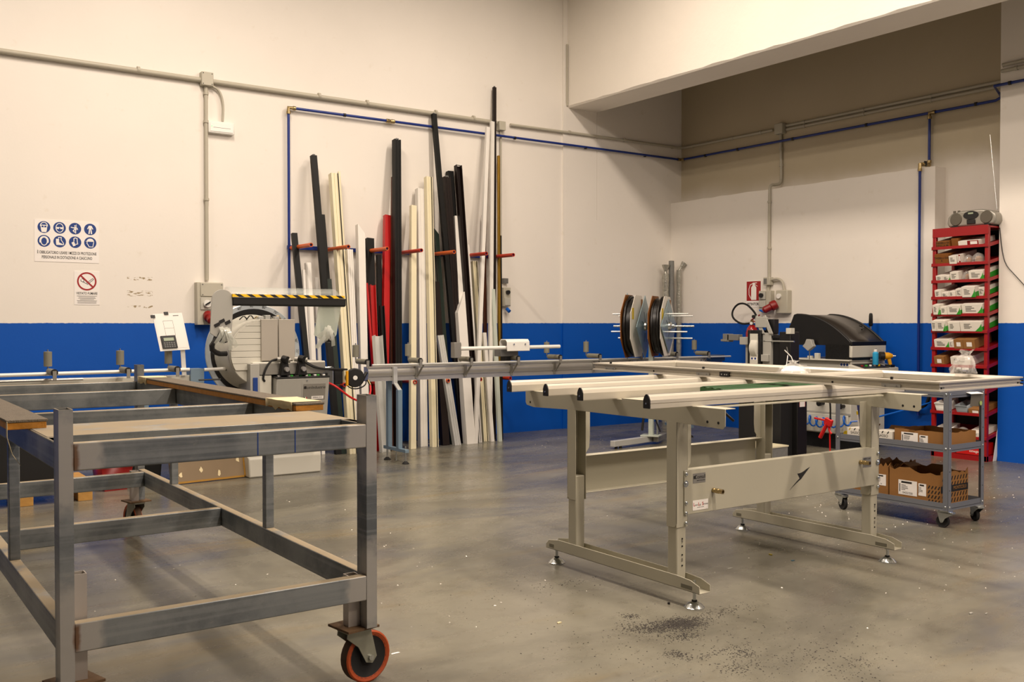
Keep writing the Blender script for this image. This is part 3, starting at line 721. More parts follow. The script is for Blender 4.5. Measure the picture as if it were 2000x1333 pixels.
def label_x(par, x, y0, y1, z0, z1, big=None, dark=True, seed=0):
    """white printed label on a face looking to -x, y0 = left edge (far), y1 = right edge (near)"""
    rnd = random.Random(seed); W = y0 - y1; H = z1 - z0; o = (x - .0006, y0, z0)
    lb = ob('paper_label', flat(MB(), rect(0, 0, W, H), o, NY, UZ), 'sign_white', par)
    o2 = (x - .0013, y0, z0); m = MB()
    flat(m, rect(W * .16, H * .8, W * .72, H * .92), o2, NY, UZ)
    for k in range(4): flat(m, rect(W * .16, H * (.34 + .1 * k), W * (.35 + .2 * rnd.random()), H * (.37 + .1 * k)), o2, NY, UZ)
    flat(m, rect(W * .06, H * .2, W * .1, H * .75), o2, NY, UZ)
    o_ = ob('print', m, 'ink', lb); o_['kind'] = 'stuff'
    if big: text('lettering', big, 'ink', lb, (x - .0013, y0 - W * .5, z0 + H * .14), NY, UZ, H * .2)
    return lb
zs = .1275
tB, wB = open_box('cardboard_box', 'torn-open brown carton with label 0432/250, nearest on the cart bottom shelf', 5.83, 6.15, 3.50, 3.868, zs, .335, rag=.018, seed=4)
label_x(tB, 5.83, 3.80, 3.665, .165, .262, '0432/250', seed=1); label_x(tB, 5.83, 3.655, 3.60, .175, .255, seed=2)
m = MB()
for i in range(9):
    for k in range(5):
        if 1.5 < k < 2.5: continue
        y0 = 3.51 + .0; x = 5.845 + i * .034; z = .14 + k * .036
        m.prism([(0, 0), (.011, 0), (.024, .026), (.013, .026)], (x, 3.4995, z), UX, UZ, (0, -.0006, 0))
o = ob('printed_pattern', m, 'ink', wB[2]); o['kind'] = 'stuff'
pb_ = ob('printed_band', MB().box(5.832, 6.148, 3.4985, 3.4995, .208, .252), 'ink', wB[2])
text('lettering', 'MONTICELLI', 'cardboard', pb_, (6.05, 3.498, .231), UX, UZ, .03, sx=.9)
m = MB()
for i in range(4):
    for k in range(4): m.prism([(0, 0), (.008, 0), (.018, .02), (.010, .02)], (5.8295, 3.59 - i * .023, .14 + k * .03), NY, UZ, (-.0006, 0, 0))
o = ob('printed_pattern', m, 'ink', wB[0]); o['kind'] = 'stuff'
ob('flap', MB().ribbon([(5.99, 3.86, .33), (5.98, 3.82, .36), (5.96, 3.76, .345)], (.06, 0, 0), .004), 'cardboard', tB)
tC, wC = open_box('cardboard_box', 'torn-open brown carton second from the near end of the cart bottom shelf', 5.825, 6.15, 3.876, 4.06, zs, .345, rag=.018, seed=8)
label_x(tC, 5.825, 3.965, 3.89, .205, .28, '14', seed=3)
open_box('cardboard_box', 'low brown carton at the far end of the cart bottom shelf', 5.83, 6.13, 4.07, 4.235, zs, .26, rag=.008, seed=11)
zs = .4975
tA, wA = open_box('cardboard_box', 'open tan carton with white labels at the near end of the cart middle shelf', 5.82, 6.16, 3.455, 3.825, zs, .60, rag=.004, seed=5)
label_x(tA, 5.82, 3.775, 3.655, .512, .583, 'T100/250', seed=5); label_x(tA, 5.82, 3.645, 3.585, .507, .572, seed=6)
ob('tape_strip', MB().box(5.8192, 5.82, 3.68, 3.72, .585, .60), 'tape_brown', tA)
def sasso(y0, y1, label, seed):
    t = thing('printed_carton', label, 'box', (5.9, (y0 + y1) / 2, zs), 'printed cartons on the cart middle shelf')
    bo = ob('carton_body', MB().box(5.815, 5.98, y0, y1, zs, zs + .078), 'white_card', t, bev=.001)
    ob('open_flap', MB().ribbon([(5.98, (y0 + y1) / 2, zs + .078), (6.01, (y0 + y1) / 2, zs + .10)], (0, (y1 - y0) / 2, 0), .003), 'cardboard', t)
    text('lettering', 'SASSO', 'ink', bo, (5.8145, (y0 + y1) / 2, zs + .045), NY, UZ, .026, ext=.0002)
    rnd = random.Random(seed)
    for i in range(6):
        yy = y1 - .012 - (y1 - y0 - .03) * i / 5; zz = zs + (.006 if i % 2 else .062)
        ob('stripe', MB().prism([(0, 0), (.008, 0), (.018, .016), (.010, .016)], (5.8145, yy, zz), NY, UZ, (-.0005, 0, 0)), ['ink', 'ink_yellow'][i % 3 == 0], bo)
    return t
sasso(4.06, 4.19, 'white printed SASSO carton at the far end of the cart middle shelf', 1)
sasso(3.84, 3.975, 'white printed SASSO carton beside the open tan carton on the cart', 2)
t = thing('sealant_tube', 'white and yellow sealant tube lying at the far end of the cart middle shelf', 'tube', (5.85, 4.21, zs))
ob('tube_body', MB().cyl((5.84, 4.215, zs + .026), (6.0, 4.20, zs + .026), .024, n=16), 'white_plastic', t); ob('yellow_ring', MB().cyl((5.838, 4.2152, zs + .026), (5.846, 4.2145, zs + .026), .0245, n=16), 'ink_yellow', t)
t = thing('sealant_cartridge', 'upright dark blue sealant foil pack leaning on the cart middle shelf', 'cartridge', (6.0, 4.17, zs))
ob('foil_body', MB().lathe([(.02, 0), (.032, .02), (.032, .24), (.02, .26)], (6.02, 4.19, zs), (-.02, .12, 1), 16), 'cartridge_blue', t)
ob('printed_label', MB().obox((5.99, 4.206, zs + .11), (.0005, 0, 0), (0, .024, 0), (0, .008, .075)), 'sign_white', t); ob('yellow_stripe', MB().obox((5.9893, 4.216, zs + .165), (.0005, 0, 0), (0, .024, 0), (0, .001, .012)), 'ink_yellow', t)
# red caulking gun hooked on the far post
t = thing('caulking_gun', 'red caulking gun hanging on the far front post of the cart', 'tool', (5.755, 4.28, .5))
gx = 5.755
ob('grip', MB().sweep([(gx, 4.31, .60), (gx, 4.33, .56), (gx, 4.37, .49)], .014, 8, 1), 'red_hose', t); ob('trigger', MB().sweep([(gx, 4.30, .58), (gx, 4.29, .54), (gx, 4.275, .525)], .008, 8, 1), 'red_hose', t)
ob('head', MB().obox((gx, 4.30, .605), (.012, 0, 0), (0, .028, .01), (0, -.008, .024)), 'red_hose', t, bev=.004); ob('lever', MB().bar((gx, 4.31, .615), (gx, 4.42, .625), .012, .014), 'red_hose', t, bev=.003)
ob('push_rod', MB().sweep([(gx, 4.285, .60), (gx, 4.285, .74), (gx, 4.30, .76), (gx, 4.35, .755), (gx, 4.39, .735)], .006, 6, 2), 'black_plastic', t); ob('cradle', MB().cyl((gx, 4.29, .60), (gx, 4.285, .34), .005, n=6).cyl((gx + .03, 4.25, .60), (gx + .03, 4.245, .34), .005, n=6), 'red_hose', t)
# card tag hanging at the near end of the cart
t = thing('card_tag', 'grey printed card with green spot hanging at the near end of the cart top', 'tag', (6.0, 3.40, .8))
ob('card', MB().obox((6.06, 3.395, .808), (.055, -.01, 0), (0, -.004, .042), (.0005, .0005, 0)), 'tag_grey', t); ob('green_spot', MB().cyl((6.092, 3.386, .785), (6.092, 3.3845, .785), .014, n=16), 'lime', t); ob('white_top', MB().obox((6.04, 3.40, .852), (.055, -.01, 0), (.0, .02, .004), (0, 0, .001)), 'paper', t)

# ---------------------------------------------------------------- red shelf rack with boxes
RX0, RX1, RY0, RY1 = 8.87, 9.24, 4.87, 5.43
rk = thing('shelf_rack', 'tall narrow red steel rack with many sloping shelves by the blue column', 'shelf rack', ((RX0 + RX1) / 2, (RY0 + RY1) / 2, 0))
for x in (RX0, RX1 - .035):
    for y in (RY0, RY1 - .035): ob('post', MB().box(x, x + .035, y, y + .035, 0, 2.20), 'red_paint', rk, bev=.003)
ob('top_fascia', MB().box(RX0 - .004, RX0 + .002, RY0, RY1, 2.135, 2.222), 'red_paint', rk, bev=.002)
ob('top_shelf', MB().box(RX0, RX1, RY0, RY1, 2.20, 2.215), 'red_paint', rk, bev=.001)
SH = [2.03, 1.868, 1.705, 1.545, 1.382, 1.222, 1.055, .89, .655, .437, .216]
TILT = R(12.5); tt = math.tan(TILT); DX = RX1 - RX0 + .012
for z in SH:
    sh = ob('shelf', MB().prism([(0, -.004), (DX, DX * tt - .004), (DX, DX * tt), (0, 0)], (RX0 - .012, RY0 + .002, z), UX, UZ, (0, RY1 - RY0 - .004, 0)), 'red_paint', rk)
    ob('front_lip', MB().box(RX0 - .014, RX0 - .010, RY0 - .004, RY1 + .002, z - .014, z + .014), 'red_paint', sh, bev=.001)
    for y in (RY0 - .004, RY1 + .001): ob('side_lip', MB().prism([(0, -.018), (DX, DX * tt - .018), (DX, DX * tt + .014), (0, .014)], (RX0 - .012, y, z), UX, UZ, (0, .003, 0)), 'red_paint', sh)
ob('base_panel', MB().box(RX0, RX1, RY0, RY1, .0, .05), 'red_paint', rk)
ob('back_panel', MB().box(RX1 + .0, RX1 + .004, RY0, RY1, .05, 2.2), 'black_matte', rk)
box_no = [0]
LV = ['top', 'second', 'third', 'fourth', 'fifth', 'sixth', 'seventh', 'eighth', 'ninth', 'tenth', 'lowest']
def rack_box(lv, y_far, wdt, h, kind, label, out=.0, deep=.30, tilt=0.):
    """box on shelf lv; y_far = distance of its far edge from the far post"""
    z = SH[lv] + .001; y1 = RY1 - .036 - y_far; y0 = y1 - wdt; x0 = RX0 - .006 - out; x1 = min(x0 + deep, RX1 - .04)
    t = thing('carton', label, 'box', (x0, (y0 + y1) / 2, z), 'cartons on the red rack'); t.rotation_euler = (0, -TILT, 0); t.location.z += max(0, -out + .006) * 0 + max(0., (x0 - (RX0 - .012)) * tt) + .0015
    mt = {'w': 'white_card', 'g': 'white_card', 'c': 'cardboard', 'p': 'plastic_film', 'r': 'white_card', 'k': 'cardboard_amber'}[kind]
    bo = ob('carton_body', MB().box(x0, x1, y0, y1, z, z + h), mt, t, bev=.0015)
    if kind in 'wg':
        o2 = (x0 - .0006, y1, z); m = MB(); rn = random.Random(int(y_far * 999) + lv)
        for k in range(4): flat(m, rect(wdt * .18, h * (.3 + .14 * k), wdt * (.4 + .4 * rn.random()), h * (.36 + .14 * k)), o2, NY, UZ)
        o = ob('print', m, 'ink_grey', bo); o['kind'] = 'stuff'
        if kind == 'g': ob('green_corner', MB().prism([(0, 0), (x1 - x0 - .01, 0), (x1 - x0 - .01, h * .6), (0, h * .45)], (x0 + .001, y0 - .0003, z + .001), UX, UZ, (0, -.0005, 0)).prism([(0, 0), (wdt * .32, 0), (wdt * .32, h * .8), (wdt * .22, h * .45)], (x0 - .0003, y0 + wdt * .32, z), NY, UZ, (-.0005, 0, 0)), 'green_print', bo)
    if kind == 'c':
        ob('paper_label', MB().box(x0 - .0008, x0, y0 + wdt * .25, y0 + wdt * .7, z + h * .25, z + h * .7), 'sign_white', bo)
    if kind == 'r':
        ob('red_end', MB().box(x0 - .0008, x0, y0, y0 + wdt * .55, z, z + h), 'red_plastic', bo); ob('paper_label', MB().box(x0 - .0016, x0 - .0008, y0 + wdt * .06, y0 + wdt * .4, z + h * .3, z + h * .85), 'sign_white', bo)
    return t, bo
t, bo = rack_box(0, .01, .135, .062, 'k', 'brown handwritten carton at the left of the top rack shelf'); text('handwriting', 'TASSELLI DI\nSPALLA 8B', 'ink', bo, (RX0 - .0075, RY1 - .113, SH[0] + .033), NY, UZ, .026, ext=.0002)
rack_box(0, .155, .07, .078, 'k', 'plain brown carton set back in the middle of the top rack shelf', out=-.02)
rack_box(0, .235, .20, .05, 'r', 'flat white and red box at the right of the top rack shelf')
t, bo = rack_box(1, .0, .14, .10, 'k', 'tall brown handwritten carton at the left of the second rack shelf'); text('handwriting', 'TASSELLI DX\n6', 'ink', bo, (RX0 - .0075, RY1 - .106, SH[1] + .05), NY, UZ, .026, ext=.0002)
rack_box(1, .15, .075, .078, 'w', 'small tilted white carton with printed label on the second rack shelf', out=.01); rack_box(1, .23, .03, .085, 'r', 'thin red and white carton on the second rack shelf')
def lumpy(lv, y_far, wdt, h, mt, label, cat='bag'):
    z = SH[lv] + .001; y = RY1 - .036 - y_far - wdt / 2; t = thing('plastic_packet', label, cat, (RX0 + .0, y, z)); t.rotation_euler = (0, -TILT, 0); t.location.z += .006; n, mm = 14, 6; vs = []; rn = random.Random(int(y_far * 100) + lv)
    for j in range(mm + 1):
        q = j / mm; rr = math.sqrt(max(0.02, 1 - q ** 2.2))
        for i in range(n):
            a = 2 * math.pi * i / n; k = 1 + rn.uniform(-.12, .12); vs.append((RX0 + .06 + .06 * rr * k * math.cos(a), y + wdt / 2 * rr * k * math.sin(a), z + h * q))
    ob('film', MB().add(vs, [(j * n + i, j * n + (i + 1) % n, (j + 1) * n + (i + 1) % n, (j + 1) * n + i) for j in range(mm) for i in range(n)] + [tuple(range(n))[::-1], tuple(range(mm * n, mm * n + n))]), 'plastic_film' if mt == 'p' else mt, t, smooth=40)
    ob('contents', MB().lathe([(wdt * .3, .002), (wdt * .3, h * .4), (wdt * .1, h * .6)], (RX0 + .065, y, z), UZ, 10), 'cardboard' if mt == 'p' else 'ink_grey', t); return t
lumpy(1, .265, .08, .07, 'p', 'clear plastic packet in the middle of the second rack shelf'); lumpy(1, .345, .11, .085, 'p', 'bulging clear bag of brown parts at the right of the second rack shelf')
rack_box(2, .01, .07, .055, 'w', 'low white carton at the far left of the third rack shelf'); rack_box(2, .082, .07, .052, 'g', 'low white and green carton second on the third rack shelf')
rack_box(2, .158, .085, .085, 'w', 'tall white carton in the middle of the third rack shelf'); lumpy(2, .25, .085, .08, 'p', 'wrapped grey packet on the third rack shelf'); rack_box(2, .345, .14, .09, 'g', 'white and green carton at the right of the third rack shelf')
rack_box(3, .0, .065, .075, 'w', 'white carton on brown box at the left of the fourth rack shelf'); rack_box(3, .068, .075, .05, 'w', 'low white carton second on the fourth rack shelf'); rack_box(3, .147, .065, .06, 'w', 'white carton third on the fourth rack shelf'); rack_box(3, .217, .065, .082, 'w', 'taller white carton fourth on the fourth rack shelf'); rack_box(3, .288, .13, .10, 'g', 'large white and green carton on the fourth rack shelf', out=.02); rack_box(3, .42, .06, .085, 'g', 'narrow white and green carton at the right end of the fourth rack shelf', out=-.04)
rack_box(4, .0, .068, .095, 'g', 'white and green carton projecting at the left of the fifth rack shelf', out=.03); rack_box(4, .07, .068, .075, 'w', 'small white carton second on the fifth rack shelf', out=.015); rack_box(4, .142, .13, .088, 'g', 'wide white carton with label in the middle of the fifth rack shelf', out=.02); rack_box(4, .28, .2, .098, 'g', 'wide white and green carton at the right of the fifth rack shelf')
rack_box(5, .0, .05, .10, 'w', 'white carton sticking out at the far left of the sixth rack shelf', out=.05); rack_box(5, .052, .09, .10, 'g', 'white carton with green corner sticking out of the sixth rack shelf', out=.05); rack_box(5, .145, .12, .09, 'w', 'plain white carton third on the sixth rack shelf', out=.01); rack_box(5, .27, .21, .092, 'g', 'wide white and green carton at the right of the sixth rack shelf', out=.01)
rack_box(6, .0, .15, .085, 'g', 'wide white carton at the left of the seventh rack shelf'); rack_box(6, .152, .05, .075, 'w', 'narrow white carton on the seventh rack shelf'); rack_box(6, .206, .092, .09, 'c', 'brown labelled carton in the middle of the seventh rack shelf', out=.01); rack_box(6, .30, .115, .092, 'c', 'brown labelled carton at the right of the seventh rack shelf', out=.01)
rack_box(7, .0, .10, .085, 'c', 'small brown carton with blue label at the left of the eighth rack shelf'); rack_box(7, .17, .20, .085, 'w', 'long white carton at the right of the eighth rack shelf')
rack_box(8, .03, .16, .08, 'k', 'dark brown carton at the left of the ninth rack shelf'); rack_box(8, .24, .2, .06, 'c', 'flat brown carton at the right of the ninth rack shelf')
def tub(lv, y_far, w_, h, mt, label):
    z = SH[lv] + .001; y1 = RY1 - .036 - y_far; t = thing('storage_tub', label, 'tub', (RX0 - .0, y1 - w_ / 2, z), 'plastic tubs on the red rack'); t.rotation_euler = (0, -TILT, 0); t.location.z += .006
    ob('tub_body', MB().add([(RX0 + .005, y1 - .008, z), (RX0 + .005, y1 - w_ + .008, z), (RX0 + .19, y1 - w_ + .008, z), (RX0 + .19, y1 - .008, z), (RX0 - .008, y1, z + h), (RX0 - .008, y1 - w_, z + h), (RX0 + .2, y1 - w_, z + h), (RX0 + .2, y1, z + h)], [(0, 1, 2, 3), (0, 1, 5, 4), (1, 2, 6, 5), (2, 3, 7, 6), (3, 0, 4, 7)]), mt, t).modifiers.new('s', 'SOLIDIFY').thickness = .003
    ob('rim', MB().box(RX0 - .012, RX0 - .004, y1 - w_, y1, z + h - .008, z + h), mt, t); return t
tub(9, .01, .13, .085, 'white_plastic', 'white plastic tub at the left of the tenth rack shelf'); tub(9, .22, .12, .075, 'bin_grey', 'grey clear plastic tub in the middle of the tenth rack shelf'); rack_box(9, .35, .13, .05, 'c', 'flat brown carton at the right of the tenth rack shelf')
tub(10, .01, .15, .06, 'white_plastic', 'low white tub at the left of the lowest rack shelf'); lumpy(10, .2, .12, .07, 'p', 'clear bag of parts in the middle of the lowest rack shelf'); rack_box(10, .34, .14, .05, 'w', 'low white carton at the right of the lowest rack shelf')
t = thing('red_case', 'red plastic case on the base of the red rack', 'case', (RX0 + .1, RY0 + .2, .051)); ob('case_body', MB().box(RX0 - .005, RX0 + .2, RY0 + .04, RY0 + .3, .051, .17), 'red_hose', t, bev=.006); text('lettering', 'omega', 'sign_white', t, (RX0 - .006, RY0 + .12, .09), NY, UZ, .035)
# boombox on the rack
bz0 = 2.216
t = thing('boombox', 'silver portable stereo radio on top of the red rack', 'radio', (9.0, 5.07, bz0))
bp = [(-.245, .05), (-.235, .11), (-.2, .145), (-.1, .165), (.1, .165), (.2, .145), (.238, .11), (.245, .05), (.225, .012), (-.225, .012)]
ob('body', MB().prism(bp, (8.93, 5.075, bz0), NY, UZ, (.17, 0, 0)), 'radio_silver', t, bev=.018, seg=3)
for s in (-1, 1): ob('speaker', MB().cyl((8.931, 5.075 - s * .15, bz0 + .085), (8.922, 5.075 - s * .15, bz0 + .085), .062, .055, n=24), 'radio_grille', t)
ob('front_panel', MB().prism(circ(.075, 20, 0, .115, ry=.04), (8.929, 5.075, bz0), NY, UZ, (-.006, 0, 0)), 'black_plastic', t); ob('display', MB().box(8.921, 8.9228, 5.05, 5.10, bz0 + .125, bz0 + .14), 'lcd', t)
ob('cassette_door', MB().box(8.922, 8.93, 5.03, 5.115, bz0 + .03, bz0 + .075), 'dark_glass', t, bev=.004)
for s in (-1, 1): ob('vent', MB().box(8.923, 8.93, 5.075 - s * .16 - .03, 5.075 - s * .16 + .03, bz0 + .008, bz0 + .026), 'black_plastic', t, bev=.003); ob('foot', MB().box(8.95, 9.08, 5.075 - s * .18 - .015, 5.075 - s * .18 + .015, bz0, bz0 + .013), 'black_rubber', t)
for k in (.17, .215): ob('knob', MB().cyl((8.98, 5.075 + k - .02, bz0 + .15), (8.98, 5.075 + k - .02, bz0 + .175), .012, n=12), 'radio_grille', t)
ob('aerial', MB().cyl((9.07, 4.90, bz0 + .16), (9.1, 4.99, 3.1), .0025, .0015, n=6), 'zinc', t)
t = thing('power_cable', 'thin black cable hanging from the boombox past the column', 'cable', (9.0, 4.85, 1.5))
ob('wire', MB().sweep([(9.02, 4.845, 2.2), (9.03, 4.83, 2.0), (9.02, 4.79, 1.85), (9.02, 4.70, 1.75), (9.025, 4.55, 1.58), (9.03, 4.38, 1.2), (9.032, 4.33, .6), (9.03, 4.30, .01)], .004, 6, 2), 'black_plastic', t)
t = thing('white_sheet', 'tall bent white plastic sheet standing between rack and column', 'sheet', (9.1, 4.84, 0))
ob('sheet_body', MB().ribbon([(9.0, 4.863, .001), (9.09, 4.864, .35), (9.12, 4.864, .7), (9.1, 4.865, 1.25)], (.03, 0, 0), .003), 'white_plastic', t)

# ---------------------------------------------------------------- pipes and cables on the walls
def conduit(name, label, pts, r, m, cat, clips=(), clipm=None, sm=0):
    t = thing(name, label, cat, pts[0])
    ob('pipe_run', MB().sweep(pts, r, 10, sm), m, t, smooth=60)
    for c, d in clips:
        c = V(c); d = V(d); q = ob('clip', MB().cyl(c - d * .012, c + d * .012, r * 1.35, n=12), clipm or m, t)
    return t
yw = YW - .022
conduit('grey_conduit', 'grey electrical conduit running along the long left wall', [(X0 + .1, YW - .034, 3.655), (6.42, YW - .034, 3.64)], .024, 'conduit', 'conduit', [((x, YW - .034, 3.652), UX) for x in (.6, 2.4, 4.2, 4.75, 5.6, 6.1)])
conduit('grey_conduit', 'grey electrical conduit from the small wall box round to the room corner', [(6.62, YW - .03, 3.64), (7.40, YW - .03, 3.645), (7.46, yw - .022, 3.645), (9.33, yw - .022, 3.65), (9.40, yw - .04, 3.65), (9.418, yw - .1, 3.65), (9.42, 7.86, 3.645)], .017, 'conduit', 'conduit', [((x, yw - .022, 3.648), UX) for x in (7.5, 8.4, 9.25)] + [((9.42, y, 3.647), UY) for y in (9.2, 8.5, 8.05)], sm=1)
for k, z in enumerate((3.665, 3.62)):
    conduit('grey_conduit', ['upper', 'lower'][k] + ' of two parallel grey conduits on the right wall above the rack', [(9.42, 7.66, z), (9.42, 4.98, z), (9.40, 4.9, z + .02), (9.02, 4.83, z + .05), (9.018, -.45, z + .05)] if k == 0 else [(9.42, 7.66, z), (9.42, 4.88, z)], .017, 'conduit', 'conduit', [((9.42, y, z), UY) for y in (7.4, 6.6, 5.8, 5.0)])
conduit('grey_conduit', 'second grey conduit on the column at the right edge', [(9.018, 4.84, 3.66), (9.018, -.45, 3.66)], .017, 'conduit', 'conduit', [((9.018, 4.7, 3.66), UY)])
conduit('blue_air_pipe', 'blue compressed air pipe along the left wall and down behind the saw', [(3.862, YW - .045, .25), (3.862, YW - .045, 3.44)], .014, 'pipe_blue', 'air pipe')
conduit('blue_air_pipe', 'long horizontal blue compressed air pipe above the leaning profiles', [(3.93, YW - .045, 3.488), (9.34, YW - .06, 3.492)], .014, 'pipe_blue', 'air pipe', [((x, YW - .05, 3.487), UX) for x in (4.48, 5.55, 6.67, 7.75, 8.75)], 'black_plastic')
conduit('blue_air_pipe', 'blue compressed air pipe along the right wall to the column', [(9.40, 9.34, 3.492), (9.40, 5.10, 3.485), (9.36, 5.02, 3.50), (9.0, 4.9, 3.53), (9.0, -.45, 3.53)], .014, 'pipe_blue', 'air pipe', [((9.40, y, 3.488), UY) for y in (8.95, 8.4, 7.55, 6.55, 5.3)] + [((9.0, 4.75, 3.53), UY)], 'black_plastic')
conduit('blue_air_pipe', 'short blue pipe dropping from the tee on the right wall', [(9.40, 5.80, 3.44), (9.40, 5.80, 2.98)], .014, 'pipe_blue', 'air pipe')
conduit('blue_air_pipe', 'long blue pipe dropping down the thick lower right wall', [(9.21, 5.785, 2.88), (9.21, 5.785, .35)], .014, 'pipe_blue', 'air pipe')
def brass_elbow(p, q, r, label):
    t = thing('brass_fitting', label, 'pipe fitting', p)
    ob('fitting_body', MB().sweep([q, p, r], .019, 10), 'brass', t)
    for e in (q, r):
        d = (V(e) - V(p)).normalized(); ob('collar', MB().cyl(V(e) - d * .02, V(e) + d * .006, .022, n=12), 'brass', t)
brass_elbow((3.862, YW - .045, 3.488), (3.862, YW - .045, 3.43), (3.93, YW - .045, 3.488), 'brass elbow at the top left corner of the blue pipe')
brass_elbow((9.39, YW - .06, 3.492), (9.34, YW - .06, 3.492), (9.40, 9.34, 3.492), 'brass elbow of the blue pipe in the room corner')
brass_elbow((9.40, 5.80, 3.486), (9.40, 5.74, 3.486), (9.40, 5.80, 3.43), 'brass tee of the blue pipe on the right wall')
brass_elbow((9.40, 5.80, 2.945), (9.40, 5.80, 2.99), (9.33, 5.80, 2.945), 'brass elbow above the ledge of the right wall')
brass_elbow((9.21, 5.785, 2.935), (9.27, 5.79, 2.94), (9.21, 5.785, 2.87), 'brass elbow at the head of the long blue drop pipe')
t = thing('brass_fitting', 'brass coupling in the long horizontal blue pipe', 'pipe fitting', (5.02, YW - .047, 3.488)); ob('fitting_body', MB().lathe([(.018, 0), (.022, .005), (.022, .04), (.019, .045), (.019, .06), (.022, .065), (.022, .1), (.018, .105)], (4.97, YW - .047, 3.488), UX, 14), 'brass', t)
t = thing('ball_valve', 'small black valve on the pipe above the right wall ledge', 'valve', (9.3, 5.79, 2.945)); ob('valve_body', MB().cyl((9.27, 5.79, 2.94), (9.33, 5.795, 2.945), .018, n=10), 'black_plastic', t); ob('handle', MB().box(9.28, 9.32, 5.775, 5.785, 2.955, 2.975), 'black_plastic', t)
def wall_box(name, label, cat, x0, x1, y0, y1, z0, z1, m='box_grey'):
    t = thing(name, label, cat, ((x0 + x1) / 2, (y0 + y1) / 2, z0)); ob('casing', MB().box(x0, x1, y0, y1, z0, z1), m, t, bev=.006); return t
t = wall_box('junction_box', 'square grey junction box on the left wall above the emergency light', 'junction box', 2.975, 3.09, YW - .075, YW, 3.59, 3.72)
for x in (2.99, 3.075):
    for z in (3.605, 3.705): ob('screw', MB().cyl((x, YW - .077, z), (x, YW - .074, z), .005, n=8), 'black_plastic', t)
t = wall_box('junction_box', 'small grey junction box on the left wall beside the tallest profile', 'junction box', 6.44, 6.53, YW - .07, YW, 3.555, 3.66)
t = wall_box('junction_box', 'small grey junction box high on the right wall', 'junction box', 9.365, XW, 7.68, 7.80, 3.575, 3.70)
conduit('grey_conduit', 'vertical grey conduit dropping from the junction box to the socket panel', [(3.03, YW - .025, 3.59), (3.03, YW - .025, 1.72)], .019, 'conduit', 'conduit', [((3.03, YW - .025, z), UZ) for z in (3.25, 2.5, 3.52)])
conduit('flexible_conduit', 'curved grey flexible conduit from junction box to emergency light', [(3.09, YW - .03, 3.60), (3.16, YW - .03, 3.57), (3.2, YW - .03, 3.45), (3.19, YW - .03, 3.27)], .012, 'conduit', 'conduit', sm=2)
conduit('thin_cable_pipe', 'thin grey pipe below the small wall box behind the profiles', [(6.49, YW - .02, 3.555), (6.49, YW - .02, 2.0)], .012, 'conduit', 'conduit')
t = thing('emergency_light', 'white rectangular emergency light on the left wall', 'emergency light', (3.17, YW, 3.14)); ob('casing', MB().box(3.045, 3.30, YW - .055, YW, 3.145, 3.262), 'white_plastic', t, bev=.008)
ob('diffuser', MB().box(3.06, 3.285, YW - .06, YW - .054, 3.16, 3.248), 'sign_white', t, bev=.003); ob('status_light', MB().cyl((3.075, YW - .063, 3.21), (3.075, YW - .06, 3.21), .007, n=10), 'led', t); ob('groove', MB().box(3.09, 3.26, YW - .0605, YW - .0598, 3.198, 3.201), 'ink_grey', t)
# socket panels
def socket_panel(label, axis, x, y, z0, z1, wd):
    """axis 'y': on left wall, x=left edge, y=wall; axis 'x': on right wall, y=left edge (far), x=wall"""
    t = thing('socket_panel', label, 'socket panel', (x, y, z0))
    if axis == 'y':
        u, o, nn = V(1, 0, 0), V(x, y, 0), V(0, -1, 0)
    else: u, o, nn = V(0, -1, 0), V(x, y, 0), V(-1, 0, 0)
    def plate(nm, a0, a1, c0, c1, d0, d1, m, bev=.004):
        p = o + u * ((a0 + a1) / 2) + nn * ((d0 + d1) / 2) + V(0, 0, (c0 + c1) / 2)
        return ob(nm, MB().obox(p, u * (a1 - a0) / 2, nn * (d1 - d0) / 2, (0, 0, (c1 - c0) / 2)), m, t, bev=bev)
    return t, plate, o, u, nn
t, plate, o, u, nn = socket_panel('grey industrial socket panel with red plug on the left wall beside the saw', 'y', 2.915, YW, 1.27, 1.70, .26)
plate('casing', 0, .25, 1.285, 1.695, 0, .09, 'box_grey'); plate('cover', .03, .25, 1.56, 1.69, .09, .10, 'box_grey'); plate('switch_plate', .03, .15, 1.43, 1.55, .09, .10, 'grey_plastic')
ob('rotary_switch', MB().cyl(o + u * .09 + nn * .10 + V(0, 0, 1.49), o + u * .09 + nn * .125 + V(0, 0, 1.49), .035, n=18), 'white_plastic', t); ob('switch_bar', MB().obox(o + u * .09 + nn * .13 + V(0, 0, 1.49), u * .025 + V(0, 0, .015), nn * .006, V(0, 0, .008)), 'black_plastic', t)
pg = ob('red_plug', MB().lathe([(.045, 0), (.05, .02), (.05, .06), (.036, .07), (.036, .12), (.02, .13)], o + u * .10 + nn * .09 + V(0, 0, 1.385), (0, -1, -.6), 18), 'red_plastic', t, label='round red industrial plug')
for a, c in ((.05, 1.575), (.235, 1.575), (.05, 1.675), (.235, 1.675)): ob('screw', MB().cyl(o + u * a + nn * .1 + V(0, 0, c), o + u * a + nn * .103 + V(0, 0, c), .006, n=8), 'machine_dark', t)
t, plate, o, u, nn = socket_panel('grey switch and socket box with blue flap on the right wall beside the extinguisher sign', 'x', XL, 7.86, 1.43, 1.7, .2)
plate('casing', 0, .175, 1.45, 1.69, 0, .075, 'box_grey'); plate('switch_plate', .015, .11, 1.585, 1.68, .08, .095, 'grey_plastic'); plate('socket_plate', .015, .11, 1.49, 1.575, .08, .09, 'grey_plastic'); ob('rotary_switch', MB().cyl(o + u * .06 + nn * .095 + V(0, 0, 1.635), o + u * .06 + nn * .12 + V(0, 0, 1.635), .026, n=16), 'black_plastic', t)
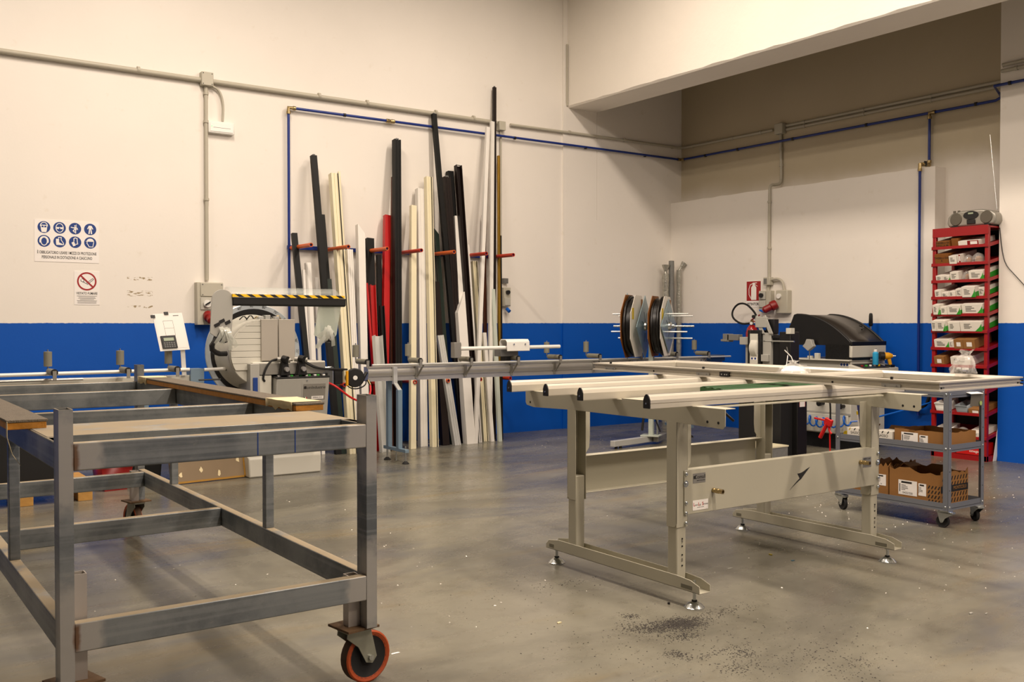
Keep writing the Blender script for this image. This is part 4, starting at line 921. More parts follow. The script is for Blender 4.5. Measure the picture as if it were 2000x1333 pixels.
ob('blue_flap', MB().obox(o + u * .09 + nn * .11 + V(0, 0, 1.445), u * .04 + V(0, 0, -.012), nn * .02, V(0, 0, .012)), 'blue_hose', t, bev=.006)
t, plate, o, u, nn = socket_panel('grey interlocked socket box with large red plug on the right wall', 'x', XL, 7.60, 1.41, 1.7, .2)
plate('casing', 0, .17, 1.415, 1.69, 0, .085, 'box_grey', .01); ob('rotary_switch', MB().cyl(o + u * .055 + nn * .085 + V(0, 0, 1.62), o + u * .055 + nn * .105 + V(0, 0, 1.62), .03, n=18), 'white_plastic', t)
ob('red_plug', MB().lathe([(.05, 0), (.058, .02), (.058, .07), (.042, .08), (.042, .16), (.02, .18)], o + u * .03 + nn * .1 + V(0, 0, 1.53), (-.7, .65, -.5), 18), 'red_plastic', t, label='large round red industrial plug')
t = wall_box('junction_box', 'small grey branching box above the right wall sockets', 'junction box', XL - .07, XL, 7.70, 7.80, 1.755, 1.85); ob('window', MB().box(XL - .073, XL - .07, 7.745, 7.79, 1.77, 1.835), 'machine_dark', t)
conduit('grey_conduit', 'grey conduit dropping down the right wall with an offset bend at the ledge', [(9.42, 7.745, 3.575), (9.42, 7.73, 3.06), (9.40, 7.73, 2.98), (9.33, 7.74, 2.96), (9.25, 7.75, 2.955), (9.228, 7.75, 2.89), (9.228, 7.75, 1.84)], .018, 'conduit', 'conduit', [((9.42, 7.74, 3.4), UZ), ((9.42, 7.735, 3.2), UZ), ((9.228, 7.75, 2.75), UZ), ((9.228, 7.75, 2.2), UZ)], sm=1)
conduit('flexible_conduit', 'curved grey flexible conduit between the right wall sockets', [(9.21, 7.70, 1.82), (9.21, 7.60, 1.83), (9.21, 7.53, 1.79), (9.21, 7.51, 1.68)], .016, 'conduit', 'conduit', sm=2)
conduit('grey_conduit', 'short grey conduit between branching box and switch box on the right wall', [(9.228, 7.76, 1.76), (9.228, 7.76, 1.685)], .018, 'conduit', 'conduit')
t, plate, o, u, nn = socket_panel('column of grey sockets on the left wall behind the last profiles', 'y', 6.50, YW, 1.5, 1.85, .12)
plate('casing', 0, .10, 1.5, 1.72, 0, .07, 'box_grey'); plate('window', .02, .08, 1.77, 1.83, 0, .05, 'machine_dark'); plate('socket_plate', .01, .09, 1.51, 1.6, .07, .08, 'grey_plastic'); ob('rotary_switch', MB().cyl((6.55, YW - .07, 1.665), (6.55, YW - .1, 1.665), .024, n=14), 'black_plastic', t); ob('blue_plug', MB().cyl((6.55, YW - .06, 1.47), (6.56, YW - .1, 1.44), .022, n=12), 'blue_hose', t)
t = thing('corner_pipe', 'thin grey pipe stub running up the beam end on the left wall', 'pipe', (7.46, yw, 3.9)); ob('pipe_run', MB().sweep([(7.475, YW - .035, 3.97), (7.468, YW - .035, 4.02), (7.468, YW - .035, 4.72)], .012, 8), 'conduit', t)

# ---------------------------------------------------------------- signs
t = thing('safety_sign', 'white sign with eight blue protective equipment symbols on the left wall', 'sign', (1.78, YW, 1.85))
sx0, sz0, sw, shh = 1.515, 1.848, .535, .372
ob('board', MB().box(sx0, sx0 + sw, YW - .003, YW, sz0, sz0 + shh), 'sign_white', t)
so = (0, YW - .0032, 0); so2 = (0, YW - .0042, 0)
for r_ in range(2):
    for c_ in range(4):
        cx = sx0 + .078 + c_ * .128; cz = sz0 + .305 - r_ * .122
        dk = ob('symbol_disc', flat(MB(), circ(.052, 28, cx, cz), so, UX, UZ), 'sign_blue', t)
        m = MB(); L_ = lambda pts, wd=.005, closed=False: polyline(m, [(cx + p[0] * .052, cz + p[1] * .052) for p in pts], wd, so2, UX, UZ, closed=closed)
        F_ = lambda pts: flat(m, [(cx + p[0] * .052, cz + p[1] * .052) for p in pts], so2, UX, UZ)
        k = r_ * 4 + c_
        if k == 0:
            L_(circ(.55, 14, 0, .2, ry=.6, a0=0, a1=180), .006); F_([(-.5, -.05), (.5, -.05), (.45, -.5), (.35, -.85), (-.35, -.85), (-.45, -.5)]); F_([(-.5, -.05), (-.5, .35), (-.38, .35), (-.38, -.05)]); F_([(.5, -.05), (.5, .35), (.38, .35), (.38, -.05)]); F_([(-.06, 0), (.06, 0), (.06, .35), (-.06, .35)]); F_([(-.4, .25), (.4, .25), (.4, .38), (-.4, .38)])
        if k == 1:
            L_(circ(.58, 20, 0, 0, ry=.75), .006, True); F_([(-.55, .05), (-.06, .05), (-.1, -.2), (-.45, -.2)]); F_([(.55, .05), (.06, .05), (.1, -.2), (.45, -.2)]); F_([(-.6, .05), (.6, .05), (.6, .12), (-.6, .12)])
        if k == 2:
            F_([(-.1, .35), (.1, .35), (.1, -.1), (-.1, -.1)]); L_([(-.1, .1), (-.6, .2)], .008); L_([(.1, .2), (.35, .05), (.4, -.15)], .006); L_([(-.05, -.1), (-.3, -.4), (-.1, -.6)], .008); L_([(.08, -.1), (.08, -.75)], .008); F_(circ(.11, 10, 0, .5)); L_([(.2, .7), (.2, -.2)], .004)
        if k == 3:
            F_([(-.12, .65), (.12, .65), (.25, .6), (.5, .05), (.38, 0), (.22, .3), (.22, -.1), (-.22, -.1), (-.22, .3), (-.38, 0), (-.5, .05), (-.25, .6)]); F_([(-.22, -.12), (-.02, -.12), (-.1, -.8), (-.32, -.8)]); F_([(.22, -.12), (.02, -.12), (.1, -.8), (.32, -.8)])
        if k == 4:
            L_(circ(.5, 22, 0, -.05, ry=.68), .007, True); L_(circ(.62, 12, 0, .1, ry=.62, a0=10, a1=170), .01); F_([(-.75, .1), (-.5, .15), (-.5, -.35), (-.7, -.3)]); F_([(.75, .1), (.5, .15), (.5, -.35), (.7, -.3)])
        if k == 5:
            F_([(-.6, .45), (-.1, .45), (-.1, -.15), (.5, -.45), (.5, -.6), (-.55, -.6), (-.6, -.2)]); L_([(-.2, .55), (-.18, .7), (.25, .7), (.22, .3), (.6, -.3), (.6, -.55)], .006)
        if k == 6:
            F_([(-.6, -.1), (-.2, .12), (.1, -.55), (-.3, -.75)]); L_([(-.2, .2), (-.2, .6), (0, .75), (.3, .65), (.35, 0), (.4, -.3), (.15, -.35)], .007)
        if k == 7:
            F_(circ(.6, 14, 0, .2, ry=.55, a0=0, a1=180)); F_([(-.75, .2), (.62, .2), (.62, .28), (-.75, .28)]); L_([(-.5, .2), (-.55, -.1), (-.35, -.4), (-.2, -.7), (.4, -.7), (.55, .1)], .006)
        o = ob('pictogram', m, 'sign_white', dk); o['kind'] = 'stuff'
text('lettering', 'È OBBLIGATORIO USARE I MEZZI DI PROTEZIONE', 'ink', t, (sx0 + sw / 2, YW - .0036, sz0 + .082), UX, UZ, .036, sx=.61, bold=.0003)
text('lettering', 'PERSONALE IN DOTAZIONE A CIASCUNO', 'ink', t, (sx0 + sw / 2, YW - .0036, sz0 + .04), UX, UZ, .036, sx=.61, bold=.0003)
t = thing('no_smoking_sign', 'white VIETATO FUMARE no smoking sign on the left wall', 'sign', (1.94, YW, 1.47))
nx0, nz0 = 1.838, 1.468
ob('board', MB().box(nx0, nx0 + .215, YW - .003, YW, nz0, nz0 + .305), 'sign_white', t); ncx, ncz = nx0 + .107, nz0 + .213
ob('red_ring', ringpoly(MB(), .083, .069, ncx, ncz, (0, YW - .0034, 0), UX, UZ, n=32), 'sign_red', t)
m = polyline(MB(), [(ncx + .004, ncz - .028), (ncx + .058, ncz + .018), (ncx + .05, ncz + .027), (ncx - .005, ncz - .018)], .004, (0, YW - .0032, 0), UX, UZ, closed=True); polyline(m, [(ncx - .01, ncz - .02), (ncx - .03, ncz), (ncx - .02, ncz + .012), (ncx - .04, ncz + .025)], .004, (0, YW - .0032, 0), UX, UZ); polyline(m, [(ncx - .028, ncz - .01), (ncx - .05, ncz + .002), (ncx - .05, ncz + .016)], .004, (0, YW - .0032, 0), UX, UZ)
o = ob('cigarette_pictogram', m, 'ink', t); o['kind'] = 'stuff'
ob('red_bar', polyline(MB(), [(ncx - .052, ncz + .052), (ncx + .052, ncz - .052)], .014, (0, YW - .004, 0), UX, UZ), 'sign_red', t)
text('lettering', 'VIETATO FUMARE', 'ink', t, (ncx, YW - .0036, nz0 + .103), UX, UZ, .031, sx=.72, bold=.0003)
m = MB(); rn = random.Random(5)
for k in range(7):
    hw = (.085, .07, .075, .06, .085, .08, .08)[k]; flat(m, rect(ncx - hw, nz0 + .078 - k * .0105, ncx + hw, nz0 + .081 - k * .0105), (0, YW - .0034, 0), UX, UZ)
o = ob('small_print', m, 'ink_grey', t); o['kind'] = 'stuff'
t = thing('extinguisher_sign', 'red ESTINTORE fire extinguisher sign on the right wall', 'sign', (XL, 8.0, 1.5))
ey = 8.115; eo = (XL - .0032, ey, 1.50); eo2 = (XL - .0042, ey, 1.50)
ob('board', MB().box(XL - .003, XL, ey - .225, ey, 1.495, 1.815), 'sign_white', t); ob('red_field', flat(MB(), rect(.003, .075, .222, .312), eo, NY, UZ), 'sign_red', t)
m = flat(MB(), rect(.075, .085, .155, .235), eo2, NY, UZ); flat(m, [(.075, .235), (.155, .235), (.135, .262), (.095, .262)], eo2, NY, UZ); flat(m, rect(.098, .262, .132, .295), eo2, NY, UZ); polyline(m, [(.1, .285), (.06, .27), (.04, .22), (.042, .15), (.07, .105)], .008, eo2, NY, UZ); flat(m, [(.132, .296), (.165, .296), (.165, .288), (.132, .284)], eo2, NY, UZ); polyline(m, [(.132, .275), (.17, .252)], .006, eo2, NY, UZ)
o = ob('extinguisher_symbol', m, 'sign_white', t); o['kind'] = 'stuff'
text('lettering', 'ESTINTORE', 'ink', t, (XL - .0036, ey - .1125, 1.533), NY, UZ, .046, sx=.85, bold=.0008)
# ---------------------------------------------------------------- bar rack on the left wall
rkb = thing('bar_rack', 'blue wall rail with orange-capped arms holding upright profiles', 'rack', (5.1, YW, .6))
for z in (2.085, .69): ob('wall_rail', MB().box(3.85, 6.45, YW - .055, YW - .015, z - .03, z + .01), 'pipe_blue', rkb, bev=.003)
for z, lst in ((2.066, (3.862, 4.26, 4.695, 5.097, 5.5, 5.915, 6.278)), (.685, (3.90, 4.216, 4.586, 5.021, 5.428, 5.84, 6.236))):
    for i, x in enumerate(lst):
        x += .02
        ar = ob('arm', MB().bar((x, YW - .02, z), (x, 8.92, z), .022, .022), 'pipe_blue', rkb)
        ob('orange_sleeve', MB().pipe((x, YW - .06, z), (x, 8.90, z), .021, .006, 14), ['orange_sleeve', 'red_sleeve'][i in (3, 5, 6)] if z > 1 else 'red_sleeve' if i not in (4,) else 'orange_sleeve', ar)
PROFILES = [
    (3.907, 8.85, 3.854, 9.234, 2.207, 0.054, 'charcoal', 'box', 'short charcoal box profile at the left end of the bar rack'),
    (4.146, 8.85, 4.1, 9.312, 3.019, 0.06, 'charcoal', 'box', 'tall charcoal box profile leaning left above the saw guard'),
    (4.203, 8.9, 4.197, 9.319, 2.421, 0.041, 'charcoal', 'box', 'shorter charcoal profile just behind the tall left charcoal one'),
    (3.896, 8.9, 3.946, 9.224, 1.841, 0.025, 'white_profile', 'L', 'thin white strip behind the saw guard'),
    (3.95, 8.9, 4.007, 9.236, 1.916, 0.065, 'white_profile', 'round', 'round-topped white profile behind the saw guard'),
    (4.027, 8.95, 4.101, 9.262, 1.769, 0.035, 'white_profile', 'L', 'narrow white profile between saw guard and green profile'),
    (4.201, 8.85, 4.189, 9.159, 1.752, 0.051, 'green_dark', 'box', 'short dark green profile right of the saw guard'),
    (4.288, 8.8, 4.322, 9.29, 2.854, 0.093, 'cream', 'rib', 'tall cream ribbed profile with a dark slot, left half of the rack'),
    (4.366, 8.9, 4.389, 9.334, 2.881, 0.021, 'cream', 'L', 'thin cream strip beside the tall cream ribbed profile'),
    (4.345, 8.8, 4.425, 9.161, 2.064, 0.062, 'white_profile', 'rib', 'broad white profile right of the tall cream one'),
    (4.449, 8.85, 4.597, 9.248, 2.291, 0.08, 'white_profile', 'L', 'white angle profile with a pointed top left of the black box'),
    (4.572, 8.9, 4.722, 9.283, 2.203, 0.081, 'black_profile', 'box', 'black box profile with square top left of the red ones'),
    (4.599, 8.85, 4.613, 9.154, 1.721, 0.021, 'red_profile', 'L', 'thin red strip in front of the black box profile'),
    (4.599, 8.85, 4.683, 9.151, 1.706, 0.059, 'red_profile', 'channel', 'short red channel profile in front of the black box'),
    (4.595, 8.7, 4.624, 8.915, 1.18, 0.089, 'white_alu', 'channel', 'short open white channel profile in front of the red channel'),
    (4.704, 8.95, 4.835, 9.305, 2.031, 0.049, 'black_profile', 'box', 'black profile behind the open white channel'),
    (4.683, 8.8, 4.745, 9.065, 1.487, 0.048, 'charcoal', 'channel', 'short charcoal channel with cut top right of the red channel'),
    (4.684, 8.9, 4.952, 9.327, 2.465, 0.067, 'red_profile', 'box', 'bright red box profile left of the tallest middle charcoal one'),
    (4.769, 8.95, 5.03, 9.356, 2.886, 0.022, 'brown_red', 'L', 'thin rust brown strip behind the red profile'),
    (4.823, 8.85, 5.064, 9.312, 3.285, 0.079, 'charcoal', 'rib', 'tall dark charcoal ribbed profile in the middle of the rack'),
    (4.778, 8.9, 4.937, 9.199, 1.692, 0.039, 'brown_red', 'box', 'rust brown profile left of the tall charcoal ribbed one'),
    (4.963, 8.8, 5.226, 9.246, 2.58, 0.063, 'cream', 'box', 'shiny cream box profile right of the tall charcoal one'),
    (5.149, 8.9, 5.367, 9.334, 2.784, 0.087, 'white_profile', 'rib', 'white ribbed profile between two cream ones'),
    (5.227, 8.8, 5.445, 9.29, 2.914, 0.076, 'cream', 'rib', 'tall cream profile left of the long leaning charcoal one'),
    (5.666, 8.95, 5.551, 9.356, 3.628, 0.053, 'charcoal', 'box', 'very long charcoal profile crossing to the right above the conduit'),
    (5.497, 8.9, 5.543, 9.303, 2.32, 0.053, 'green_dark', 'box', 'dark green profile with slanted top in the right half'),
    (5.673, 8.9, 5.702, 9.334, 2.942, 0.084, 'brown_dark', 'rib', 'broad dark brown profile left of the blackish box'),
    (5.79, 9.0, 5.776, 9.378, 3.017, 0.073, 'black_profile', 'box', 'blackish box profile above the broad brown one'),
    (5.39, 8.85, 5.451, 9.16, 1.758, 0.082, 'brown_dark', 'box', 'short dark brown profile behind the ribbed white one'),
    (5.668, 8.85, 5.798, 9.283, 2.504, 0.061, 'white_profile', 'L', 'white angle profile between the brown ones'),
    (5.793, 8.85, 5.844, 9.312, 3.083, 0.073, 'brown_dark', 'channel', 'dark brown channel profile with white inside at its top'),
    (5.675, 8.8, 5.719, 9.073, 1.536, 0.108, 'white_profile', 'box', 'white profile with diagonal cut top in front of the brown channel'),
    (5.506, 8.8, 5.42, 9.014, 1.173, 0.075, 'white_alu', 'rib', 'short grey-white ribbed profile leaning right'),
    (5.826, 8.85, 5.907, 9.231, 2.185, 0.037, 'white_profile', 'L', 'thin white strip right of the brown channel'),
    (5.934, 8.9, 6.016, 9.251, 2.006, 0.062, 'cream', 'rib', 'pale cream ribbed profile behind the thin white strip'),
    (5.734, 8.8, 6.224, 9.29, 3.548, 0.044, 'white_profile', 'box', 'long white profile leaning left beside the tallest bar'),
    (5.988, 8.9, 6.317, 9.334, 3.631, 0.045, 'white_profile', 'rib', 'long upright white profile next to the tallest bar'),
    (6.11, 9.0, 6.376, 9.378, 4.041, 0.039, 'brown_dark', 'box', 'tallest thin dark brown bar near the right end'),
    (6.014, 9.0, 6.225, 9.378, 2.551, 0.038, 'brown_red', 'L', 'thin reddish brown strip behind the long white profiles'),
    (6.152, 8.95, 6.418, 9.356, 3.25, 0.026, 'gold', 'L', 'thin gold coloured strip at the right end'),
    (6.146, 8.9, 6.403, 9.303, 2.319, 0.026, 'black_profile', 'box', 'thin black bar at the right end of the rack'),
    (6.056, 8.8, 6.164, 9.098, 1.687, 0.044, 'greenish_grey', 'box', 'greenish white profile at the right end of the rack'),
    (5.988, 8.85, 6.025, 9.068, 1.197, 0.043, 'white_profile', 'L', 'short white strip leaning right near the right end'),
]
def section(kind, w):
    d = max(.03, w * .8); h = w / 2; t = min(.006, w * .25)
    if kind == 'box': return [(-h, 0), (h, 0), (h, d), (-h, d)]
    if kind == 'L': return [(-h, 0), (h, 0), (h, t), (-h + t, t), (-h + t, d), (-h, d)]
    if kind == 'channel': return [(-h, 0), (-h + t, 0), (-h + t, d - t), (h - t, d - t), (h - t, 0), (h, 0), (h, d), (-h, d)]
    if kind == 'round': return [(-h, d * .3), (-h * .6, .0), (h * .6, 0), (h, d * .3), (h, d), (-h, d)]
    g_ = w * .10      # ribbed face with two grooves
    return [(-h, 0), (-h * .45 - g_, 0), (-h * .45 - g_, .008), (-h * .45 + g_, .008), (-h * .45 + g_, 0), (h * .35 - g_, 0), (h * .35 - g_, .008), (h * .35 + g_, .008), (h * .35 + g_, 0), (h, 0), (h, d), (-h, d)]
for i, (xb, yb, xt, yt, zt, wd, cm, sec, lab) in enumerate(PROFILES):
    p0, p1 = V(xb, yb, 0), V(xt, yt, zt); d = p1 - p0
    t = thing('profile_bar', lab, 'profile', (xb, yb, 0), 'profiles leaning in the bar rack')
    u = V(1, 0, 0); u = (u - d.normalized() * u.dot(d.normalized())).normalized(); v = d.normalized().cross(u); v = v if v.y > 0 else -v
    poly = section(sec, wd); n = len(poly); vs = []
    for q, end in ((p0, 0), (p1, 1)):
        for a, b in poly:
            p = q + u * a + v * b
            if not end: p = p - d * (p.z / d.z)       # cut flat on the floor
            if end and 'diagonal' in lab: p = p + d.normalized() * (a * 2.2)
            if end and ('slanted' in lab or 'pointed' in lab): p = p + d.normalized() * (-a * 1.2)
            vs.append(p)
    fs = [(k, (k + 1) % n, (k + 1) % n + n, k + n) for k in range(n)] + [tuple(range(n))[::-1], tuple(range(n, 2 * n))]
    ob('extrusion', MB().add(vs, fs), cm, t, smooth=0, bev=.0012)
    dn = d.normalized()
    if sec == 'rib' and cm == 'cream' and wd > .05: ob('dark_seal', MB().obox((p0 + p1) / 2 + u * wd * .3 - v * .0005, d / 2 * .999, u * wd * .055, v * .002), 'black_rubber', t)
    if 'white inside' in lab: ob('white_end', MB().obox(p1 + v * .02 + dn * .004, u * wd * .38, v * .014, dn * .004), 'white_plastic', t)
    elif sec in ('box', 'rib') and zt > 2.6 and cm in ('charcoal', 'brown_dark'): ob('end_insert', MB().obox(p1 + v * .015 + dn * .003, u * wd * .2, v * .008, dn * .01), 'machine_dark', t)
# ---------------------------------------------------------------- mitre saw
sw_ = thing('mitre_saw', 'large grey industrial mitre saw with raised guard and control console', 'saw', (3.2, 8.25, 0))
SCX, SCZ = 3.0, 1.05
ob('plinth', MB().prism([(7.915, 0), (8.65, 0), (8.65, .45), (7.99, .45), (7.985, .19), (7.93, .175), (7.915, .16)], (2.89, 0, 0), UY, UZ, (.65, 0, 0)), 'machine_white', sw_, bev=.012)
ob('plinth_recess', MB().box(2.94, 3.49, 7.952, 7.99, .172, .20), 'machine_grey', sw_, bev=.008)
ob('body', MB().box(2.93, 3.53, 8.05, 8.62, .45, .90), 'machine_grey', sw_, bev=.01)
ob('table_top', MB().box(2.90, 3.55, 7.85, 8.55, .90, .975), 'machine_white', sw_, bev=.006)
ob('table_front', MB().box(2.955, 3.545, 7.835, 7.85, .868, .965), 'alu_dull', sw_, bev=.003)
ob('front_panel', MB().box(2.955, 3.06, 7.84, 7.95, .70, .862), 'machine_white', sw_, bev=.004)
ob('side_panel', MB().box(2.87, 2.95, 7.82, 8.1, .45, .965), 'machine_grey', sw_, bev=.006); ob('blue_panel', MB().box(2.89, 2.93, 7.81, 7.82, .70, .85), 'sign_blue', sw_, bev=.003)
# graduated ring behind the blade housing
dy = 8.16
pd = ob('protractor_disc', MB().lathe([(.415, 0), (.42, .004), (.42, .012), (.415, .016), (.30, .016), (.30, 0)], (SCX + .02, dy, SCZ), (0, -1, 0), 64, False), 'disc_blue_grey', sw_)
ob('disc_back', MB().cyl((SCX + .02, dy + .03, SCZ), (SCX + .02, dy + .005, SCZ), .36, n=48), 'black_matte', sw_)
ob('dark_ring', MB().lathe([(.375, 0), (.375, .004), (.30, .004), (.30, 0)], (SCX + .02, dy - .0165, SCZ), (0, -1, 0), 56, False), 'black_plastic', sw_)
for a, s in ((128, '75°'), (108, '60°'), (92, '90°'), (76, '80°'), (60, '75°'), (44, '60°'), (30, '45°'), (14, '30°'), (0, '22°')):
    ca, sa = math.cos(R(a)), math.sin(R(a)); u = V(sa, 0, -ca); v = V(ca, 0, sa)
    text('degree_mark', s, 'ink', pd, (SCX + .02 + .397 * ca, dy - .0172, SCZ + .397 * sa), u, v, .03)
# blade housing drum with slatted face
dr = ob('blade_housing', MB().lathe([(.325, 0), (.325, .02), (.30, .05), (.275, .24), (.27, .245), (0.02, .245)], (SCX, dy - .01, SCZ), (0, -1, 0), 48), 'machine_white', sw_)
fy = dy - .01 - .247
zs_ = [.91, .965, 1.018, 1.07, 1.122, 1.174, 1.226, 1.278, 1.318]
for z0, z1 in zip(zs_, zs_[1:]):
    def xl(z): return -math.sqrt(max(0, .268 ** 2 - (z - SCZ) ** 2))
    n = 5; pts = [(xl(z0 + (z1 - z0 - .003) * k / n), z0 + (z1 - z0 - .003) * k / n) for k in range(n + 1)]
    ob('slat', MB().prism([(0, z0), (-.0, z1 - .003)][::-1] + pts, (SCX, fy, 0), UX, UZ, (0, -.010, 0)), 'machine_white', dr, bev=.0015)
ob('fence', MB().box(2.985, 3.132, 7.875, 7.895, .985, 1.335), 'fence_alu', sw_, bev=.004); ob('fence', MB().box(3.139, 3.285, 7.875, 7.895, .985, 1.335), 'fence_alu', sw_, bev=.004)
ob('fence_bracket', MB().box(3.0, 3.27, 7.895, 7.92, .97, 1.1), 'machine_dark', sw_)
for x, z in ((3.0, 1.36), (3.06, 1.37), (3.14, 1.36)): ob('mechanism', MB().box(x, x + .045, 7.97, 8.05, 1.28, z), 'white_alu', sw_, bev=.004)
for k in range(6): ob('hose_bit', MB().sweep([(2.85 + k * .06, 8.02, 1.33), (2.88 + k * .06, 8.0, 1.365 + .01 * (k % 2)), (2.92 + k * .06, 8.03, 1.335)], .005, 6, 1), ['black_plastic', 'brass'][k % 3 == 2], sw_)
# raised guard
gy = 7.86
def stadium(cx, zt, zb, w0, w1, n=14):
    return [(cx + w0 * math.cos(R(180 * i / n)), zt - w0 + w0 * math.sin(R(180 * i / n))) for i in range(n + 1)] + [(cx - w1 - .03, zb + .03), (cx - w1 * .8, zb), (cx + w1 * .7, zb), (cx + w1, zb + .05)]
gu = ob('guard_arm', MB().prism(stadium(2.655, 1.578, 1.19, .09, .075), (0, gy, 0), UX, UZ, (0, .012, 0)), 'machine_grey', sw_, bev=.002)
ob('guard_arm', MB().prism([(3.50, 1.455), (3.71, 1.455), (3.665, 1.20), (3.60, 1.13), (3.53, 1.15), (3.455, 1.20)], (0, gy + .005, 0), UX, UZ, (0, .008, 0)), 'poly_sheet', sw_)
gb = ob('guard_bar', MB().prism([(0, 0), (.03, -.012), (.05, .02), (.045, .055), (0, .06)], (2.735, gy - .02, 1.455), UY, UZ, (1.01, 0, 0)), 'black_rubber', sw_, bev=.004)
st = ob('hazard_strip', MB().box(2.73, 3.73, gy - .024, gy + .02, 1.517, 1.541), 'yellow', sw_)
for k in range(10):
    x = 2.745 + k * .1
    ob('black_stripe', MB().prism([(.04, 0), (.085, 0), (.045, .0245), (0, .0245)], (x, gy - .0246, 1.5167), UX, UZ, (0, .0006, 0)), 'black_plastic', st)
vs = []; n = 10
for i in range(n + 1):
    a = R(180 * i / n * .55); vs += [(2.74, gy + .01 + .20 * math.sin(a), 1.535 + .05 * math.sin(2 * a) + .045 * (i / n)), (3.71, gy + .01 + .20 * math.sin(a), 1.535 + .05 * math.sin(2 * a) + .045 * (i / n))]
o = ob('clear_cover', MB().add(vs, [(2 * i, 2 * i + 1, 2 * i + 3, 2 * i + 2) for i in range(n)]), 'glass_clear', sw_); o.modifiers.new('s', 'SOLIDIFY').thickness = .004
# dangling clear protection strips at both pivots
def strips(cx, cz, seed, k_=6):
    rn = random.Random(seed)
    for i in range(k_):
        a = rn.uniform(-.9, .9); L = rn.uniform(.12, .20); x, z, y = cx + rn.uniform(-.03, .03), cz + rn.uniform(-.01, .04), gy - .02 - .006 * i
        p = [(x, y, z)]; 
        for q in range(1, 5): p.append((x + math.sin(a) * L * q / 4, y - .02 * math.sin(q * .9), z - math.cos(a) * L * q / 4))
        ob('clear_strip', MB().ribbon(p, [V(math.cos(a), .15 * math.sin(q), math.sin(a)) * .017 for q in range(5)], .003), 'strip_clear', sw_)
strips(2.66, 1.24, 3); strips(3.585, 1.24, 8)
for cx in (2.66, 3.585):
    ob('pivot_disc', MB().cyl((cx, gy + .02, 1.19), (cx, gy - .015, 1.19), .052, n=20), 'black_plastic', sw_); ob('pivot_knob', MB().cyl((cx + .01, gy - .015, 1.17), (cx + .01, gy - .04, 1.17), .02, n=14), 'alu', sw_)
for a0 in (60, 100, 140): ob('pivot_scale', MB().obox((2.66 + .07 * math.cos(R(a0)), gy - .004, 1.23 + .09 * math.sin(R(a0))), (.02, 0, .01), (0, .003, 0), (-.005, 0, .012)), 'black_plastic', sw_)
ob('black_elbow', MB().sweep([(2.60, gy, 1.17), (2.55, gy, 1.10), (2.62, gy + .03, 1.05), (2.70, gy + .05, 1.05)], .022, 8, 1), 'black_plastic', sw_)
# pneumatic clamps
for cx in (3.16, 3.31):
    cl = ob('clamp', MB().prism([(-.05, .86), (.045, .86), (.03, .93), (.02, .985), (-.03, .985), (-.035, .93)], (cx, 7.775, 0), UX, UZ, (0, .05, 0)), 'black_plastic', sw_, bev=.006)
    ob('cylinder', MB().cyl((cx - .06, 7.81, .998), (cx + .04, 7.77, .988), .022, n=14), 'alu_dull', cl); ob('knob', MB().cyl((cx + .0, 7.775, .915), (cx + .005, 7.75, .913), .02, n=14), 'alu', cl); ob('black_head', MB().cyl((cx - .02, 7.79, 1.003), (cx + .005, 7.75, .993), .03, n=14), 'black_plastic', cl)
ob('air_line', MB().sweep([(3.14, 7.85, 1.0), (3.05, 7.83, .99), (3.0, 7.82, .92), (2.98, 7.83, .84), (3.0, 7.84, .815)], .009, 8, 2), 'black_rubber', sw_)
ob('air_line', MB().sweep([(3.34, 7.83, .98), (3.40, 7.80, .93), (3.52, 7.80, .905), (3.66, 7.82, .90), (3.78, 7.9, .89)], .009, 8, 2), 'black_rubber', sw_); ob('air_line', MB().sweep([(3.36, 7.84, .975), (3.45, 7.82, .92), (3.6, 7.83, .895), (3.75, 7.92, .88)], .007, 8, 2), 'black_rubber', sw_)
# control console
cy0 = 7.76
co = ob('console', MB().prism([(7.76, .835), (7.93, .855), (7.95, .35), (7.83, .35)], (3.075, 0, 0), UY, UZ, (.475, 0, 0)), 'machine_grey', sw_, bev=.008)
tp = ob('console_top', MB().prism([(7.757, .836), (7.93, .858), (7.93, .868), (7.757, .846)], (3.072, 0, 0), UY, UZ, (.481, 0, 0)), 'black_plastic', sw_, bev=.002)
for k in range(6):
    x = 3.105 + k * .08
    ob('switch', MB().box(x, x + .022, 7.80, 7.83, .848, .862), 'white_plastic', tp)
    if k not in (0, 5): ob('green_button', MB().box(x + .028, x + .05, 7.80, 7.83, .848, .862), 'green_print', tp)
    else: ob('black_button', MB().cyl((x + .038, 7.81, .85), (x + .038, 7.81, .872), .012, n=12), 'black_rubber', tp)
def cfy(z): return 7.76 + (.835 - z) * (.07 / .485) - .003
cv = V(0, -(.07 / .485), 1).normalized()
def cons(nm, x0, x1, z0, z1, m, lift=0.):
    return ob(nm, MB().prism(rect(0, 0, x1 - x0, (z1 - z0)), (x0, cfy(z0) + .002 - lift, z0), UX, cv, (0, -.001, 0)), m, sw_)
cons('raised_panel', 3.30, 3.525, .625, .80, 'machine_grey'); pn = cons('brand_plate', 3.312, 3.515, .645, .785, 'alu_dull', .0015)
text('lettering', 'FomIndustrie', 'ink', pn, (3.42, cfy(.752) - .001, .752), UX, cv, .036); ob('emblem', MB().prism(rect(0, 0, .022, .022), (3.318, cfy(.742) - .0008, .742), UX, cv, (0, -.001, 0)), 'ink', pn)
sp = cons('model_strip', 3.39, 3.50, .652, .678, 'sign_white', .003); text('lettering', 'SPRING 45 E', 'ink', sp, (3.445, cfy(.665) - .0026, .665), UX, cv, .0155)
for k, mm in enumerate(('flag_green', 'sign_white', 'ink_red')): ob('flag', MB().prism(rect(0, 0, .008, .018), (3.325 + k * .008, cfy(.655) - .001, .655), UX, cv, (0, -.001, 0)), mm, pn)
sg = cons('safety_sticker', 3.39, 3.50, .57, .62, 'sign_white', .001)
